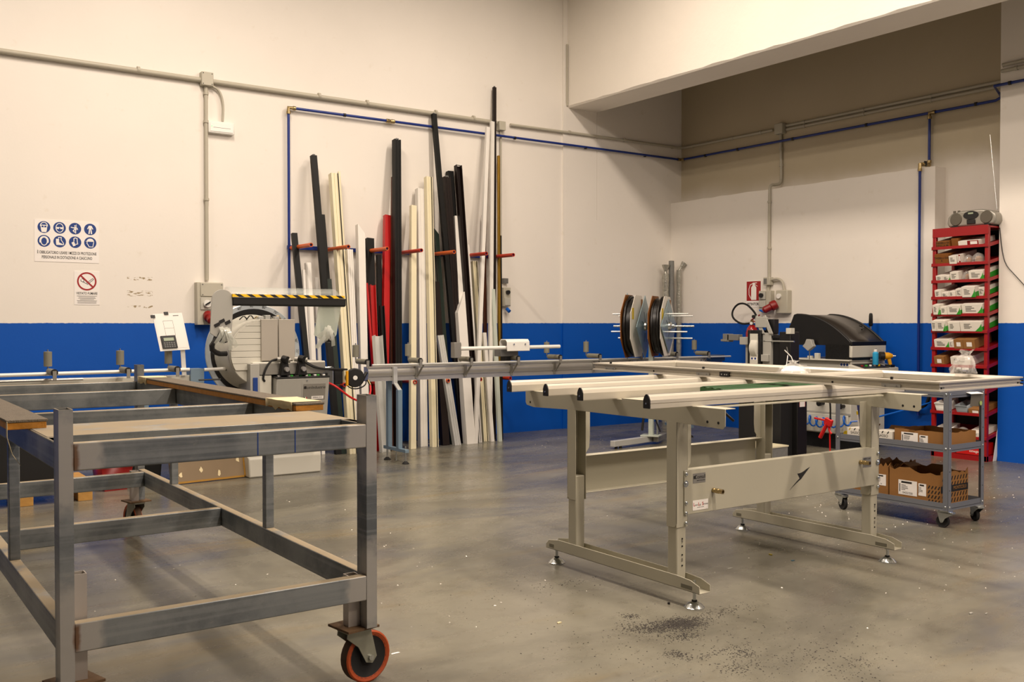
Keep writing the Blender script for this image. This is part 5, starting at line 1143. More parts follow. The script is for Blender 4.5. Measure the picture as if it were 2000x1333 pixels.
for k in range(2): ob('blue_symbol', MB().prism(circ(.02, 18), (3.41 + k * .045, cfy(.593) - .0012, .593), UX, cv, (0, -.001, 0)), 'sign_blue', sg)
ob('console_screw', MB().cyl((3.345, cfy(.815) + .002, .815), (3.345, cfy(.815) - .004, .815), .006, n=8), 'zinc', sw_)
# red air hose and the measuring reel at the conveyor end
t = thing('red_air_hose', 'red air hose looping from the saw console to the conveyor', 'hose', (3.7, 7.75, .6))
ob('hose_run', MB().sweep([(3.545, 7.80, .79), (3.60, 7.76, .76), (3.66, 7.74, .71), (3.74, 7.74, .65), (3.84, 7.76, .61), (3.92, 7.80, .615), (3.985, 7.84, .68), (4.0, 7.88, .745)], .009, 8, 2), 'red_hose', t); ob('coupling', MB().cyl((4.0, 7.88, .745), (3.985, 7.90, .79), .011, n=10), 'brass', t)
t = thing('measuring_reel', 'round black measuring reel with white hub at the conveyor end', 'reel', (3.88, 7.94, .72))
ob('reel_disc', MB().lathe([(.078, 0), (.086, .008), (.086, .035), (.078, .043), (.03, .045)], (3.885, 7.97, .812), (-.25, -1, 0), 32), 'black_plastic', t); ob('white_hub', MB().cyl((3.874, 7.926, .812), (3.873, 7.921, .812), .02, n=18), 'white_plastic', t); ob('yellow_scale', MB().box(3.79, 3.81, 7.93, 7.95, .745, .875), 'yellow_tool', t)
ob('motor_block', MB().box(3.70, 3.78, 7.98, 8.08, .76, .885), 'black_matte', t, bev=.006); ob('mount_plate', MB().box(3.655, 3.665, 7.93, 8.1, .755, .915), 'zinc', t); ob('spindle', MB().cyl((3.60, 7.98, .905), (3.67, 7.98, .905), .014, n=12), 'zinc', t)
ob('cable_loop', MB().sweep([(3.80, 7.95, .75), (3.84, 7.94, .715), (3.92, 7.95, .71), (4.0, 7.97, .74), (4.02, 8.0, .78)], .006, 6, 2), 'black_rubber', t); ob('toggle_clamp', MB().bar((4.0, 7.95, .86), (3.955, 7.94, .79), .025, .02), 'black_plastic', t, bev=.004)

# ---------------------------------------------------------------- roller conveyors
def station(par, x, yb, zf, flip=False):
    """one pair of rollers: upright at the back, lying one across"""
    v = ob('upright_roller', MB().lathe([(.018, 0), (.030, .002), (.030, .113), (.018, .115)], (x, yb, zf + .085), UZ, 16), 'roller_grey', par)
    ob('pin', MB().cyl((x, yb, zf + .05), (x, yb, zf + .215), .006, n=8), 'zinc', v)
    h = ob('lying_roller', MB().cyl((x + .005, yb - .03, zf + .048), (x + .005, yb - .225, zf + .048), .025, n=16), 'roller_grey', par)
    ob('end_ring', MB().cyl((x + .005, yb - .225, zf + .048), (x + .005, yb - .232, zf + .048), .026, n=16), 'black_plastic', h); ob('bracket', MB().box(x - .008, x + .018, yb - .242, yb - .233, zf - .01, zf + .06), 'alu_dull', h)
cvr = thing('roller_conveyor', 'long aluminium roller conveyor to the right of the saw', 'conveyor', (6.4, 8.15, 0))
rp = [(0, 0), (.09, 0), (.09, .135), (0, .135), (0, .128), (.008, .124), (.008, .112), (0, .108), (-.006, .095), (-.006, .070), (0, .057), (0, .045), (.01, .042), (.01, .036), (0, .033)]
ob('profile_beam', MB().prism(rp, (4.10, 8.12, .76), UY, UZ, (4.72, 0, 0)), 'alu', cvr)
ob('front_tube', MB().cyl((4.09, 8.02, .915), (8.86, 8.02, .905), .011, n=12), 'white_alu', cvr)
for x in (4.03, 4.585, 5.155, 5.72, 6.26, 6.80, 7.4, 7.95, 8.47): station(cvr, x, 8.235, .90)
for x in (4.61, 5.16, 5.715, 6.27, 6.8, 7.36, 7.9, 8.45):
    br = ob('bracket', MB().box(x - .014, x + .014, 8.105, 8.12, .775, .885), 'alu_dull', cvr); ob('strut', MB().bar((x, 8.11, .79), (x + .02, 8.02, .905), .022, .006), 'alu_dull', br)
for x in (4.37, 8.07):
    ob('leg_bracket', MB().box(x - .02, x + .02, 8.09, 8.12, .73, .89).bar((x, 8.10, .74), (x + .01, 8.02, .67), .04, .012), 'white_alu', cvr)
    for y in (8.22, 8.02): ob('leg', MB().box(x - .022, x + .022, y - .022, y + .022, .135, .68 if y < 8.1 else .76), 'steel_blue', cvr, bev=.002)
    ob('foot_bar', MB().box(x - .02, x + .02, 7.87, 8.30, .105, .135), 'steel_blue', cvr, bev=.002)
    for y in (7.90, 8.26): ob('foot', MB().lathe([(.033, 0), (.033, .006), (.012, .025)], (x, y, 0), UZ, 14), 'black_rubber', cvr); ob('spindle', MB().cyl((x, y, .02), (x, y, .165), .007, n=8), 'zinc', cvr)
    ob('spindle', MB().cyl((x, 8.08, .012), (x, 8.08, .12), .006, n=8), 'zinc', cvr)
ob('end_motor', MB().box(8.56, 8.80, 8.05, 8.2, .85, .925), 'bin_blue', cvr, bev=.006)
t = thing('length_stop', 'white length stop with long tube on the conveyor', 'length stop', (5.65, 8.05, .9))
ob('stop_tube', MB().cyl((5.05, 8.04, 1.053), (6.28, 8.04, 1.058), .019, n=14), 'white_plastic', t)
ob('hood', MB().prism([(-.06, -.045), (-.055, .05), (-.03, .075), (.06, .075), (.085, .05), (.085, .0), (.075, 0), (.075, .04), (.05, .065), (-.025, .065), (-.045, .045), (-.05, -.045)], (5.58, 8.05, 1.065), UY, UZ, (.28, 0, 0)), 'white_plastic', t, bev=.008)
for x in (5.66, 5.80): ob('screw', MB().cyl((x, 7.991, 1.09), (x, 7.984, 1.09), .008, n=8), 'zinc', t)
ob('carriage', MB().box(5.56, 5.78, 8.08, 8.2, .965, 1.04), 'machine_dark', t, bev=.006); ob('stop_block', MB().box(4.965, 5.04, 8.0, 8.07, .965, 1.115), 'alu_dull', t, bev=.003); ob('slide_foot', MB().box(5.63, 5.70, 8.1, 8.18, .897, .967), 'black_plastic', t, bev=.004)
cvl = thing('roller_conveyor', 'grey roller conveyor to the left of the saw behind the trolley', 'conveyor', (1.2, 8.15, 0))
ob('profile_beam', MB().box(-.6, 2.46, 8.08, 8.20, .80, .872), 'machine_white', cvl, bev=.008); ob('front_tube', MB().cyl((-.6, 8.05, .908), (2.44, 8.05, .921), .014, n=12), 'white_plastic', cvl)
ob('back_tube', MB().cyl((-.6, 8.03, .868), (1.62, 8.03, .872), .011, n=10), 'alu', cvl); ob('end_plate', MB().box(2.45, 2.56, 8.05, 8.2, .76, .925), 'steel_blue', cvl); ob('plunger', MB().cyl((2.56, 8.05, .915), (2.74, 8.05, .92), .014, n=12), 'white_plastic', cvl); ob('black_rod', MB().cyl((2.74, 8.05, .92), (2.86, 8.05, .925), .018, n=12).cyl((2.50, 8.0, .835), (2.68, 8.0, .835), .007, n=8), 'black_plastic', cvl)
for x in (.82, 1.385, 1.91, 2.285): station(cvl, x, 8.10, .885)
for x in (.2, 2.1):
    for y in (8.1, 8.2): ob('leg', MB().box(x - .022, x + .022, y - .022, y + .022, .0, .80), 'steel_blue', cvl)
t = thing('steel_offcut', 'short upright steel tube stub on the trolley rear corner', 'offcut', (1.62, 6.21, .945)); bpy.data.objects.remove(t)
# clipboard stand with calculator
cb = thing('clipboard_stand', 'white slanted drawing board on a post above the left conveyor', 'stand', (2.4, 8.05, .87))
bo_ = V(2.20, 8.02, 1.075); bu = V(.235, 0, .012); bv = V(-.045, .06, .30)
nb = bu.cross(bv).normalized()
bd = ob('board', MB().prism(rect(0, 0, 1, 1), bo_, bu, bv, nb * -.006), 'white_plastic', cb)
ob('sheet', MB().prism([(.04, .06), (.93, .06), (.93, .98), (.04, .98)], bo_ + nb * .0008, bu, bv, nb * .0004), 'paper', bd); ob('post', MB().bar((2.40, 8.06, .875), (2.385, 8.05, 1.09), .035, .012, up=(0, 1, 0)), 'white_plastic', cb)
m = polyline(MB(), [(.3, .4), (.3, .8), (.62, .8), (.62, .4)], .008, bo_ + nb * .0013, bu, bv, closed=True); polyline(m, [(.3, .6), (.62, .6)], .006, bo_ + nb * .0013, bu, bv); polyline(m, [(.68, .93), (.85, .93)], .02, bo_ + nb * .0013, bu, bv)
o = ob('sketch', m, 'ink_grey', bd); o['kind'] = 'stuff'
for q in ((.46, 1.0), (.0, .93)): ob('binder_clip', MB().obox(bo_ + bu * q[0] + bv * q[1], bu.normalized() * .016, bv.normalized() * .012, nb * .007), 'black_plastic', cb)
t = thing('calculator', 'black pocket calculator leaning on the drawing board', 'calculator', bo_ + bu * .3)
cc = bo_ + nb * .0025 + bu * .10 + bv * .06
ob('case', MB().prism(rect(0, 0, .5, .34), cc, bu, bv, nb * .01), 'black_plastic', t, bev=.002); ob('screen', MB().prism([(.08, .2), (.42, .2), (.42, .28), (.08, .28)], cc + nb * .0103, bu, bv, nb * .001), 'lcd', t)
for i in range(5):
    for k in range(3): ob('key', MB().prism(rect(0, 0, .05, .03), cc + nb * .0103 + bu * (.06 + .08 * i) + bv * (.03 + .05 * k), bu, bv, nb * .0015), 'machine_dark', t)

# ---------------------------------------------------------------- things under the conveyor and saw
pl_t = thing('wooden_pallet', 'small wooden pallet on the floor under the left conveyor', 'pallet', (.9, 7.9, 0))
for y in (7.61, 7.82, 8.03): 
    for x in (.30, 1.10, 1.495): ob('block', MB().box(x, x + .10, y, y + .1, .0, .10), 'wood_pallet', pl_t, bev=.003)
    ob('stringer', MB().box(.30, 1.595, y, y + .1, .10, .12), 'wood_pallet', pl_t, bev=.002)
for k in range(7): ob('deck_board', MB().box(.30 + k * .2, .395 + k * .2 + random.uniform(0, .02), 7.60, 8.14, .12, .14), 'wood_pallet', pl_t, bev=.002)
t = thing('black_crate', 'large black crate standing on the wooden pallet', 'crate', (.75, 7.9, .141))
ob('crate_body', MB().box(.32, 1.38, 7.64, 8.02, .141, .60), 'black_matte', t, bev=.01); ob('rim', MB().box(.31, 1.39, 7.63, 8.03, .60, .63), 'black_matte', t, bev=.005)
t = thing('red_bin', 'red tapered plastic bin beside the pallet', 'bin', (1.83, 8.05, 0))
ob('bin_body', MB().add([(1.75, 7.93, 0), (1.92, 7.95, 0), (1.90, 8.2, 0), (1.74, 8.2, 0), (1.72, 7.91, .22), (1.97, 7.93, .22), (1.95, 8.22, .22), (1.71, 8.22, .22)], [(0, 3, 2, 1), (0, 1, 5, 4), (1, 2, 6, 5), (2, 3, 7, 6), (3, 0, 4, 7)]), 'red_plastic', t).modifiers.new('s', 'SOLIDIFY').thickness = .004
ob('rim', MB().box(1.71, 1.98, 7.90, 7.925, .205, .225), 'red_plastic', t, bev=.004)
t = thing('dark_bin', 'dark grey bin between the red bin and the saw', 'bin', (2.08, 8.15, 0)); ob('bin_body', MB().add([(1.97, 8.05, 0), (2.2, 8.05, 0), (2.2, 8.28, 0), (1.97, 8.28, 0), (1.95, 8.03, .3), (2.22, 8.03, .3), (2.22, 8.3, .3), (1.95, 8.3, .3)], [(0, 3, 2, 1), (0, 1, 5, 4), (1, 2, 6, 5), (2, 3, 7, 6), (3, 0, 4, 7), (4, 5, 6, 7)]), 'charcoal', t, bev=.006); ob('rim', MB().box(1.94, 2.23, 8.02, 8.31, .29, .305), 'charcoal', t)
t = thing('brown_panel', 'chipped brown panel with ochre edge leaning beside the saw base', 'panel', (2.6, 7.95, 0))
bp0 = V(2.25, 7.92, .006); bu_ = V(.645, .07, 0); bv_ = V(0, .10, .34)
bq = ob('panel_face', MB().prism(rect(0, 0, 1, 1), bp0, bu_, bv_, bu_.cross(bv_).normalized() * -.016), 'board_brown', t); nn_ = bu_.cross(bv_).normalized()
for r_ in (rect(0, 0, 1, .045), rect(.97, 0, 1, 1), rect(0, 0, .02, 1)): ob('edge_band', MB().prism(r_, bp0 + nn_ * .0003, bu_, bv_, nn_ * .001), 'ochre', bq)
for cx, cz in ((.13, .2), (.4, .28), (.63, .16), (.9, .42)):
    rn = random.Random(int(cx * 100)); ob('chip', MB().prism([(cx + rn.uniform(.4, 1) * .03 * math.cos(k), cz + rn.uniform(.4, 1) * .09 * math.sin(k)) for k in (0, .8, 1.6, 2.4, 3.2, 4, 4.8, 5.6)], bp0 + nn_ * .0006, bu_, bv_, nn_ * .0008), 'masking_tape', bq, smooth=0)
# ---------------------------------------------------------------- saw with black hood at the right wall
HX0, HX1, HY0, HY1 = 8.48, 9.06, 6.07, 6.84
hm = thing('hooded_saw', 'grey machine saw with a big curved black hood against the right wall', 'machine', (8.77, 6.45, 0))
ob('base_cabinet', MB().box(HX0, HX1, HY0, HY1, .16, .915), 'machine_white', hm, bev=.01)
ob('foot_plinth', MB().box(HX0 + .06, HX1, HY0 + .06, HY1 - .05, 0, .16), 'black_matte', hm)
ob('body_lip', MB().box(HX0 - .012, HX0, HY0, HY1, .36, .385), 'machine_grey', hm, bev=.003); ob('lower_panel', MB().box(HX0 - .025, HX0, HY0 + .02, HY1, .17, .36), 'machine_white', hm, bev=.006)
ob('table', MB().box(HX0 - .05, HX1, HY0 - .01, HY1, .915, .93), 'machine_white', hm, bev=.004)
ob('front_body', MB().box(HX0, HX1, HY0 - .01, HY0 + .03, .95, 1.075), 'machine_white', hm, bev=.008); ob('dark_gap', MB().box(HX0, HX0 + .30, HY0 - .014, HY0 + .02, .925, .95), 'black_plastic', hm)
for z in (.985, 1.035): ob('screw', MB().cyl((HX0 + .40, HY0 - .014, z), (HX0 + .40, HY0 - .01, z), .006, n=8), 'zinc', hm)
# hood: arc in the y-z plane, extruded along x
def arc(off=0.):
    pts = [(HY1, 1.07), (HY1 + off, 1.255), (HY1 - .06, 1.385 + off)]
    for k in range(13):
        a = k / 12; y = HY1 - .09 - (HY1 - .09 - HY0) * a; z = 1.392 - .30 * a ** 2.1; pts.append((y, z + off))
    return pts
A = arc(); 
ob('hood_side', MB().prism(A + [(HY0, 1.075)], (HX0, 0, 0), UY, UZ, (.008, 0, 0)), 'black_plastic', hm); ob('hood_side', MB().prism(A + [(HY0, 1.075)], (HX1 - .008, 0, 0), UY, UZ, (.008, 0, 0)), 'black_plastic', hm)
n = len(A); vs = [(HX0 + .02, y, z) for y, z in A] + [(HX1 - .02, y, z) for y, z in A]
o = ob('smoked_cover', MB().add(vs, [(i, i + 1, n + i + 1, n + i) for i in range(n - 1)]), 'smoked', hm, smooth=50); md = o.modifiers.new('s', 'SOLIDIFY'); md.thickness = .005
for x in (HX0, HX1 - .022): ob('hood_rim', MB().sweep([(x + .011, y, z + .002) for y, z in A], .011, 8), 'black_plastic', hm)
ob('front_band', MB().box(HX0 - .004, HX1 + .004, HY0 - .012, HY0 + .01, 1.072, 1.115), 'black_plastic', hm, bev=.004)
ob('brush_curtain', MB().box(HX0 - .012, HX0 - .002, HY0 + .02, HY0 + .30, .925, 1.085), 'brush', hm, label='black brush curtain')
m = MB()
for k in range(30): m.box(HX0 - .0155, HX0 - .0125, HY0 + .022 + k * .0093, HY0 + .0275 + k * .0093, .926, 1.083)
o = ob('bristles', m, 'brush', hm); o['kind'] = 'stuff'
ob('hood_handle', MB().sweep([(HX0 + .42, HY0 + .20, 1.275), (HX0 + .42, HY0 + .15, 1.262), (HX0 + .36, HY0 + .13, 1.235)], .008, 8, 1), 'black_plastic', hm)
for k, y in enumerate((HY0 + .45, HY0 + .36)): ob('clamp_pad', MB().box(HX0 - .05, HX0 - .01, y, y + .05, .927, .96 + .03 * k), 'machine_white', hm, bev=.004)
ob('blade_guard', MB().prism([(-.07, 0), (0, -.05), (.07, .0), (.05, .03), (.04, .07), (-.02, .075), (-.04, .03)], (HX0 - .08, HY0 + .47, 1.06), (0, -1, 0), UZ, (.05, 0, 0)), 'machine_grey', hm, bev=.004); ob('guard_post', MB().cyl((HX0 - .05, HY0 + .47, .925), (HX0 - .05, HY0 + .47, 1.03), .006, n=8), 'zinc', hm)
sg = ob('sticker', MB().prism(rect(0, 0, .1, .03), (HX0 - .0515, HY0 + .12, .897), NY, UZ, (-.001, 0, 0)).box(0, 0, 0, 0, 0, 0) if False else MB().prism(rect(0, 0, .105, .035), (HX0 - .001, HY0 + .13, .862), NY, UZ, (-.001, 0, 0)), 'sign_white', hm)
for k in range(3): ob('blue_symbol', MB().prism(circ(.014, 14), (HX0 - .0022, HY0 + .112 - k * .034, .879), NY, UZ, (-.001, 0, 0)), 'sign_blue', sg)
ob('lever', MB().cyl((9.13, 6.30, .95), (9.14, 6.30, 1.28), .009, n=10), 'zinc', hm); ob('lever_grip', MB().lathe([(.016, 0), (.022, .01), (.02, .11), (.016, .135), (.006, .14)], (9.14, 6.30, 1.27), UZ, 14), 'black_plastic', hm)
ob('control_desk', MB().prism([(5.90, .78), (6.06, .80), (6.06, .885), (5.90, .845)], (8.42, 0, 0), UY, UZ, (.62, 0, 0)), 'machine_white', hm, bev=.006); dk = ob('desk_panel', MB().prism([(5.905, .848), (6.055, .886), (6.055, .889), (5.905, .851)], (8.47, 0, 0), UY, UZ, (.42, 0, 0)), 'black_plastic', hm)
for k in range(5): ob('button', MB().cyl((8.52 + k * .07, 5.97, .862), (8.52 + k * .07, 5.968, .88), .013, n=12), ['red_plastic', 'green_print', 'white_plastic', 'machine_dark', 'yellow'][k], dk)
for y, z in ((HY0 + .33, .47), (HY0 + .08, .455)): ob('knob', MB().lathe([(.018, 0), (.018, .05), (.03, .055), (.03, .08)], (HX0, y, z), (-1, 0, 0), 16), 'black_plastic', hm)
# blue spiral hose on its front
t = thing('spiral_hose', 'blue spiral air hose hanging along the hooded machine', 'hose', (HX0 - .06, 6.4, .3)); pts = []
for k in range(120):
    a = k * .42; pts.append((HX0 - .075 + .035 * math.cos(a), 6.70 - k * .0056, .325 + .05 * math.sin(a) - .05 * math.sin(math.pi * k / 120)))
ob('coil', MB().sweep(pts, .009, 6), 'blue_hose', t, smooth=60); ob('straight_end', MB().sweep([pts[-1], (8.5, 5.95, .32), (8.9, 5.75, .42), (9.15, 5.6, .5)], .009, 6, 2), 'blue_hose', t)
t = thing('hose_bundle', 'dark tangle of hoses hanging on the right wall below the blue pipe', 'hose', (9.18, 5.75, .4)); rn = random.Random(2)
for k in range(7): ob('loop', MB().sweep([(9.17 + .02 * math.cos(a * .5 + k), 5.74 + (.09 + .02 * rn.random()) * math.cos(a), .56 + (.11 + .03 * rn.random()) * math.sin(a)) for a in [2 * math.pi * i / 18 for i in range(19)]], .009, 6, 1), 'black_rubber', t)
# spray can and yellow drill on the desk
t = thing('spray_can', 'light blue spray can beside the yellow drill on the machine desk', 'spray can', (8.93, 5.97, .88)); ob('can', MB().lathe([(.028, 0), (.03, .003), (.03, .12), (.018, .135)], (8.76, 5.98, .875), UZ, 16), 'spray_blue', t); ob('cap', MB().lathe([(.018, 0), (.018, .02), (.01, .026)], (8.76, 5.98, 1.008), UZ, 12), 'white_plastic', t); t.location = (8.76, 5.98, .87); 
for c in t.children: 
    for v_ in c.data.vertices: v_.co += V(8.93, 5.97, .88) - V(8.76, 5.98, .87)
t = thing('cordless_drill', 'yellow and black cordless drill standing on the machine desk', 'drill', (8.95, 5.96, .83))
ob('motor_housing', MB().lathe([(.025, 0), (.036, .01), (.036, .07), (.028, .09), (.018, .11)], (8.89, 6.0, .965), (.7, -.7, 0), 16), 'yellow_tool', t); ob('black_gearbox', MB().cyl((8.875, 6.01, .963), (8.91, 5.985, .963), .045, n=18), 'black_plastic', t); ob('chuck', MB().cyl((8.966, 5.924, .965), (8.99, 5.90, .965), .010, .006, n=10), 'zinc', t); ob('handle', MB().bar((8.94, 5.95, .95), (8.955, 5.94, .87), .03, .035), 'yellow_tool', t, bev=.008); ob('battery', MB().box(8.915, 8.995, 5.91, 5.98, .846, .876), 'black_plastic', t, bev=.006)

# ---------------------------------------------------------------- copy router in front of it
RX, RY = 7.40, 6.07; RU = RY - .085
cr = thing('copy_router', 'black and grey copy routing machine on a black pedestal behind the bench', 'machine', (RX + .2, RY + .3, 0))
ob('pedestal', MB().box(RX, RX + .31, RY, RY + .52, .0, .80), 'black_matte', cr, bev=.006); ob('pedestal_column', MB().box(RX + .17, RX + .315, RY - .06, RY + .03, .02, .86), 'black_plastic', cr, bev=.006)
lb = ob('warning_label', MB().box(RX + .20, RX + .285, RY - .0608, RY - .06, .50, .70), 'sign_white', cr); ob('red_border', MB().box(RX + .20, RX + .205, RY - .0612, RY - .0606, .50, .70).box(RX + .28, RX + .285, RY - .0612, RY - .0606, .50, .70), 'ink_red', lb); ob('dark_print', MB().box(RX + .21, RX + .275, RY - .0612, RY - .0606, .62, .69), 'ink', lb)
ob('bed', MB().box(RX - .02, RX + .33, RY - .05, RY + .56, .80, .90), 'machine_white', cr, bev=.006)
ob('left_column', MB().box(RX + .0, RX + .12, RU + .44, RU + .52, .90, 1.14), 'machine_grey', cr, bev=.004); ob('head_block', MB().box(RX - .03, RX + .12, RU + .40, RU + .57, 1.09, 1.165), 'machine_grey', cr, bev=.004)
ob('jaw', MB().box(RX - .02, RX + .05, RU + .60, RU + .74, 1.13, 1.19).box(RX - .02, RX + .05, RU + .72, RU + .80, 1.115, 1.195), 'machine_dark', cr, bev=.003); ob('jaw_tip', MB().box(RX - .025, RX + .04, RU + .74, RU + .82, 1.12, 1.14), 'alu_dull', cr); ob('jaw_rod', MB().cyl((RX + .02, RU + .56, 1.155), (RX + .02, RU + .62, 1.155), .009, n=10), 'zinc', cr)
ob('black_frame', MB().box(RX - .06, RX + .1, RU + .41, RU + .44, .90, 1.235).box(RX - .06, RX + .1, RU + .28, RU + .31, .90, 1.235).box(RX - .06, RX + .1, RU + .31, RU + .41, 1.20, 1.235), 'black_plastic', cr, bev=.003)
ob('motor_cover', MB().lathe([(.02, 0), (.10, .004), (.115, .02), (.115, .09), (.10, .10)], (RX + .02, RU + .412, 1.06), (0, -1, 0), 26), 'machine_white', cr); wl = ob('front_cover', MB().box(RX - .064, RX - .06, RU + .312, RU + .408, .91, 1.20), 'machine_white', cr)
for k, (yy, zz, mm) in enumerate(((.385, 1.08, 'yellow'), (.345, 1.08, 'yellow'), (.385, 1.04, 'sign_blue'), (.345, 1.04, 'yellow'))): ob('warning_symbol', MB().box(RX - .0652, RX - .064, RU + yy - .013, RU + yy + .013, zz - .014, zz + .014), mm, wl)
ob('blue_strip', MB().box(RX - .0652, RX - .064, RU + .32, RU + .40, .945, .975), 'sign_white', wl)
for k in (.34, .38): ob('blue_symbol', MB().cyl((RX - .066, RU + k, .96), (RX - .0645, RU + k, .96), .011, n=12), 'sign_blue', wl)
ob('slide_column', MB().box(RX - .03, RX + .08, RU + .18, RU + .28, .90, 1.21), 'machine_grey', cr, bev=.004); ob('slide_block', MB().box(RX - .06, RX - .02, RU + .19, RU + .275, .935, 1.0), 'machine_grey', cr, bev=.003); ob('black_spindle', MB().box(RX - .0, RX + .12, RU + .10, RU + .18, .90, 1.19), 'black_plastic', cr, bev=.005)
ob('arm_beam', MB().box(RX - .02, RX + .02, RU - .06, RU + .28, 1.16, 1.185), 'black_plastic', cr); ob('guide_bar', MB().cyl((RX - .025, RU - .09, 1.13), (RX - .025, RU + .27, 1.13), .008, n=8), 'zinc', cr); ob('right_column', MB().box(RX - .03, RX + .10, RU - .05, RU + .08, .90, 1.22), 'black_plastic', cr, bev=.006); ob('right_block', MB().box(RX - .04, RX + .02, RU - .06, RU - .005, 1.20, 1.255), 'machine_white', cr, bev=.003)
# levers and linkages
for y in (.30, .20): ob('lever_plate', MB().prism([(0, 0), (.045, 0), (.13, .16), (.09, .18)], (RX - .04, RU + y - .05, 1.20), UY, UZ, (.01, 0, 0)), 'machine_grey', cr, bev=.002)
ob('lever_cover', MB().box(RX - .045, RX - .02, RU + .22, RU + .36, 1.26, 1.36), 'machine_grey', cr, bev=.003); ob('lever_pivot', MB().cyl((RX - .06, RU + .375, 1.365), (RX - .02, RU + .375, 1.365), .016, n=12), 'black_plastic', cr); ob('black_bracket', MB().box(RX - .01, RX + .06, RU + .16, RU + .26, 1.2, 1.34), 'black_plastic', cr, bev=.004)
ob('chain', MB().sweep([(RX - .07, RU - .04, 1.08), (RX - .07, RU - .06, 1.0), (RX - .08, RU - .05, .93)], .004, 6, 1), 'zinc', cr); ob('cable_tie', MB().sweep([(RX - .08, RU - .06, 1.0), (RX - .14, RU - .10, .94), (RX - .2, RU - .14, .90)], .004, 6), 'white_plastic', cr); ob('white_cord', MB().sweep([(RX + .30, RU - .07, .86), (RX + .335, RU - .075, .75), (RX + .315, RU - .075, .62)], .004, 6, 1), 'white_plastic', cr)
# fire extinguisher on the wall behind
fe = thing('fire_extinguisher', 'red fire extinguisher with black hose on the right wall', 'extinguisher', (9.15, 7.95, .7))
ob('cylinder', MB().lathe([(.06, 0), (.075, .01), (.075, .42), (.06, .48), (.03, .52)], (9.16, 7.95, .76), UZ, 24), 'red_ext', fe); ob('white_band', MB().lathe([(.0755, 0), (.0755, .035)], (9.16, 7.95, 1.10), UZ, 24, False), 'sign_white', fe); ob('valve', MB().cyl((9.16, 7.95, 1.27), (9.16, 7.95, 1.34), .02, n=12), 'brass', fe)
ob('handle', MB().bar((9.17, 7.97, 1.34), (9.12, 7.80, 1.40), .02, .012), 'red_ext', fe, bev=.003); ob('lower_handle', MB().bar((9.17, 7.96, 1.33), (9.12, 7.80, 1.31), .02, .012), 'red_ext', fe, bev=.003); ob('hose', MB().sweep([(9.13, 7.96, 1.30), (9.08, 8.05, 1.29), (9.05, 8.16, 1.36), (9.05, 8.17, 1.45), (9.05, 8.08, 1.54), (9.05, 7.95, 1.54), (9.06, 7.84, 1.45), (9.07, 7.80, 1.38)], .012, 8, 2), 'black_rubber', fe); ob('gauge', MB().cyl((9.13, 7.93, 1.30), (9.115, 7.925, 1.30), .018, n=14), 'white_plastic', fe); ob('bracket', MB().box(9.235, XL, 7.91, 7.99, 1.0, 1.1), 'red_paint', fe)

# ---------------------------------------------------------------- gasket reel stand in the corner
ax = V(.54, -.842, 0).normalized(); ay = V(ax.y, -ax.x, 0); ay = V(-ax.y, ax.x, 0); C0 = V(7.25, 7.68, 1.27)
gs = thing('reel_stand', 'steel floor stand with pale blue diamond plates and rods for gasket reels', 'stand', (C0.x, C0.y, 0))
b0 = V(C0.x, C0.y, 0)
ob('floor_profile', MB().bar(b0 + V(-.62, -.08, .055), b0 + V(.15, .05, .055), .06, .06), 'white_alu', gs, bev=.003); ob('floor_profile', MB().bar(b0 + ay * .32 + V(.1, 0, .055), b0 - ay * .10 + V(.1, 0, .055), .055, .055), 'alu_dull', gs, bev=.003)
for d in (-.56, -.5): ob('pad', MB().cyl(b0 + V(d, -.07, 0), b0 + V(d, -.07, .03), .016, n=10), 'black_rubber', gs)
ob('base_plate', MB().obox(b0 + V(0, 0, .095), ax * .10, ay * .08, (0, 0, .006)), 'greenish_grey', gs); ob('post', MB().obox(b0 + V(0, 0, .62), ax * .025, ay * .03, (0, 0, .53)), 'greenish_grey', gs, bev=.003); ob('strut', MB().cyl(b0 + ax * .07 + V(0, 0, .1), b0 + ax * .07 + V(0, 0, .62), .012, n=8), 'zinc', gs)
ob('axle', MB().cyl(C0 - ax * .42, C0 + ax * .46, .012, n=10), 'zinc', gs)
def diamond(s, hw, hh, skew, dy_=0):
    c = C0 + ax * s; return ob('diamond_plate', MB().prism([(0, hh), (hw, skew), (0, -hh), (-hw, -skew)], c + V(0, 0, dy_), ay, UZ, ax * .006), 'plate_blue', gs)
for s, hw, hh, dz in ((-.27, .30, .36, 0), (-.075, .36, .34, -.01), (.03, .22, .27, .02), (.185, .36, .29, .0)):
    dp = diamond(s, hw, hh, .0, dz); ob('hub', MB().lathe([(.05, 0), (.045, .02), (.025, .035), (.025, .06)], C0 + ax * (s + .006), ax, 16), 'zinc', dp)
    for a in (60, 110, 160, 250, 290): ob('slot', MB().obox(C0 + ax * (s + .0065) + ay * .09 * math.cos(R(a)) + V(0, 0, .12 * math.sin(R(a)) + dz), ax * .0008, (ay * math.cos(R(a)) + V(0, 0, 1.2 * math.sin(R(a)))).normalized() * .05, (ay * -math.sin(R(a)) + V(0, 0, math.cos(R(a)))) * .003), 'black_matte', dp)
for a in (40, 130, 200, 310):
    p = ay * .17 * math.cos(R(a)) + V(0, 0, .17 * math.sin(R(a)))
    ob('rod', MB().cyl(C0 - ax * .40 + p, C0 - ax * .27 + p, .008, n=8), 'white_alu', gs); ob('rod', MB().cyl(C0 + ax * .19 + p, C0 + ax * .42 + p, .008, n=8), 'white_alu', gs)
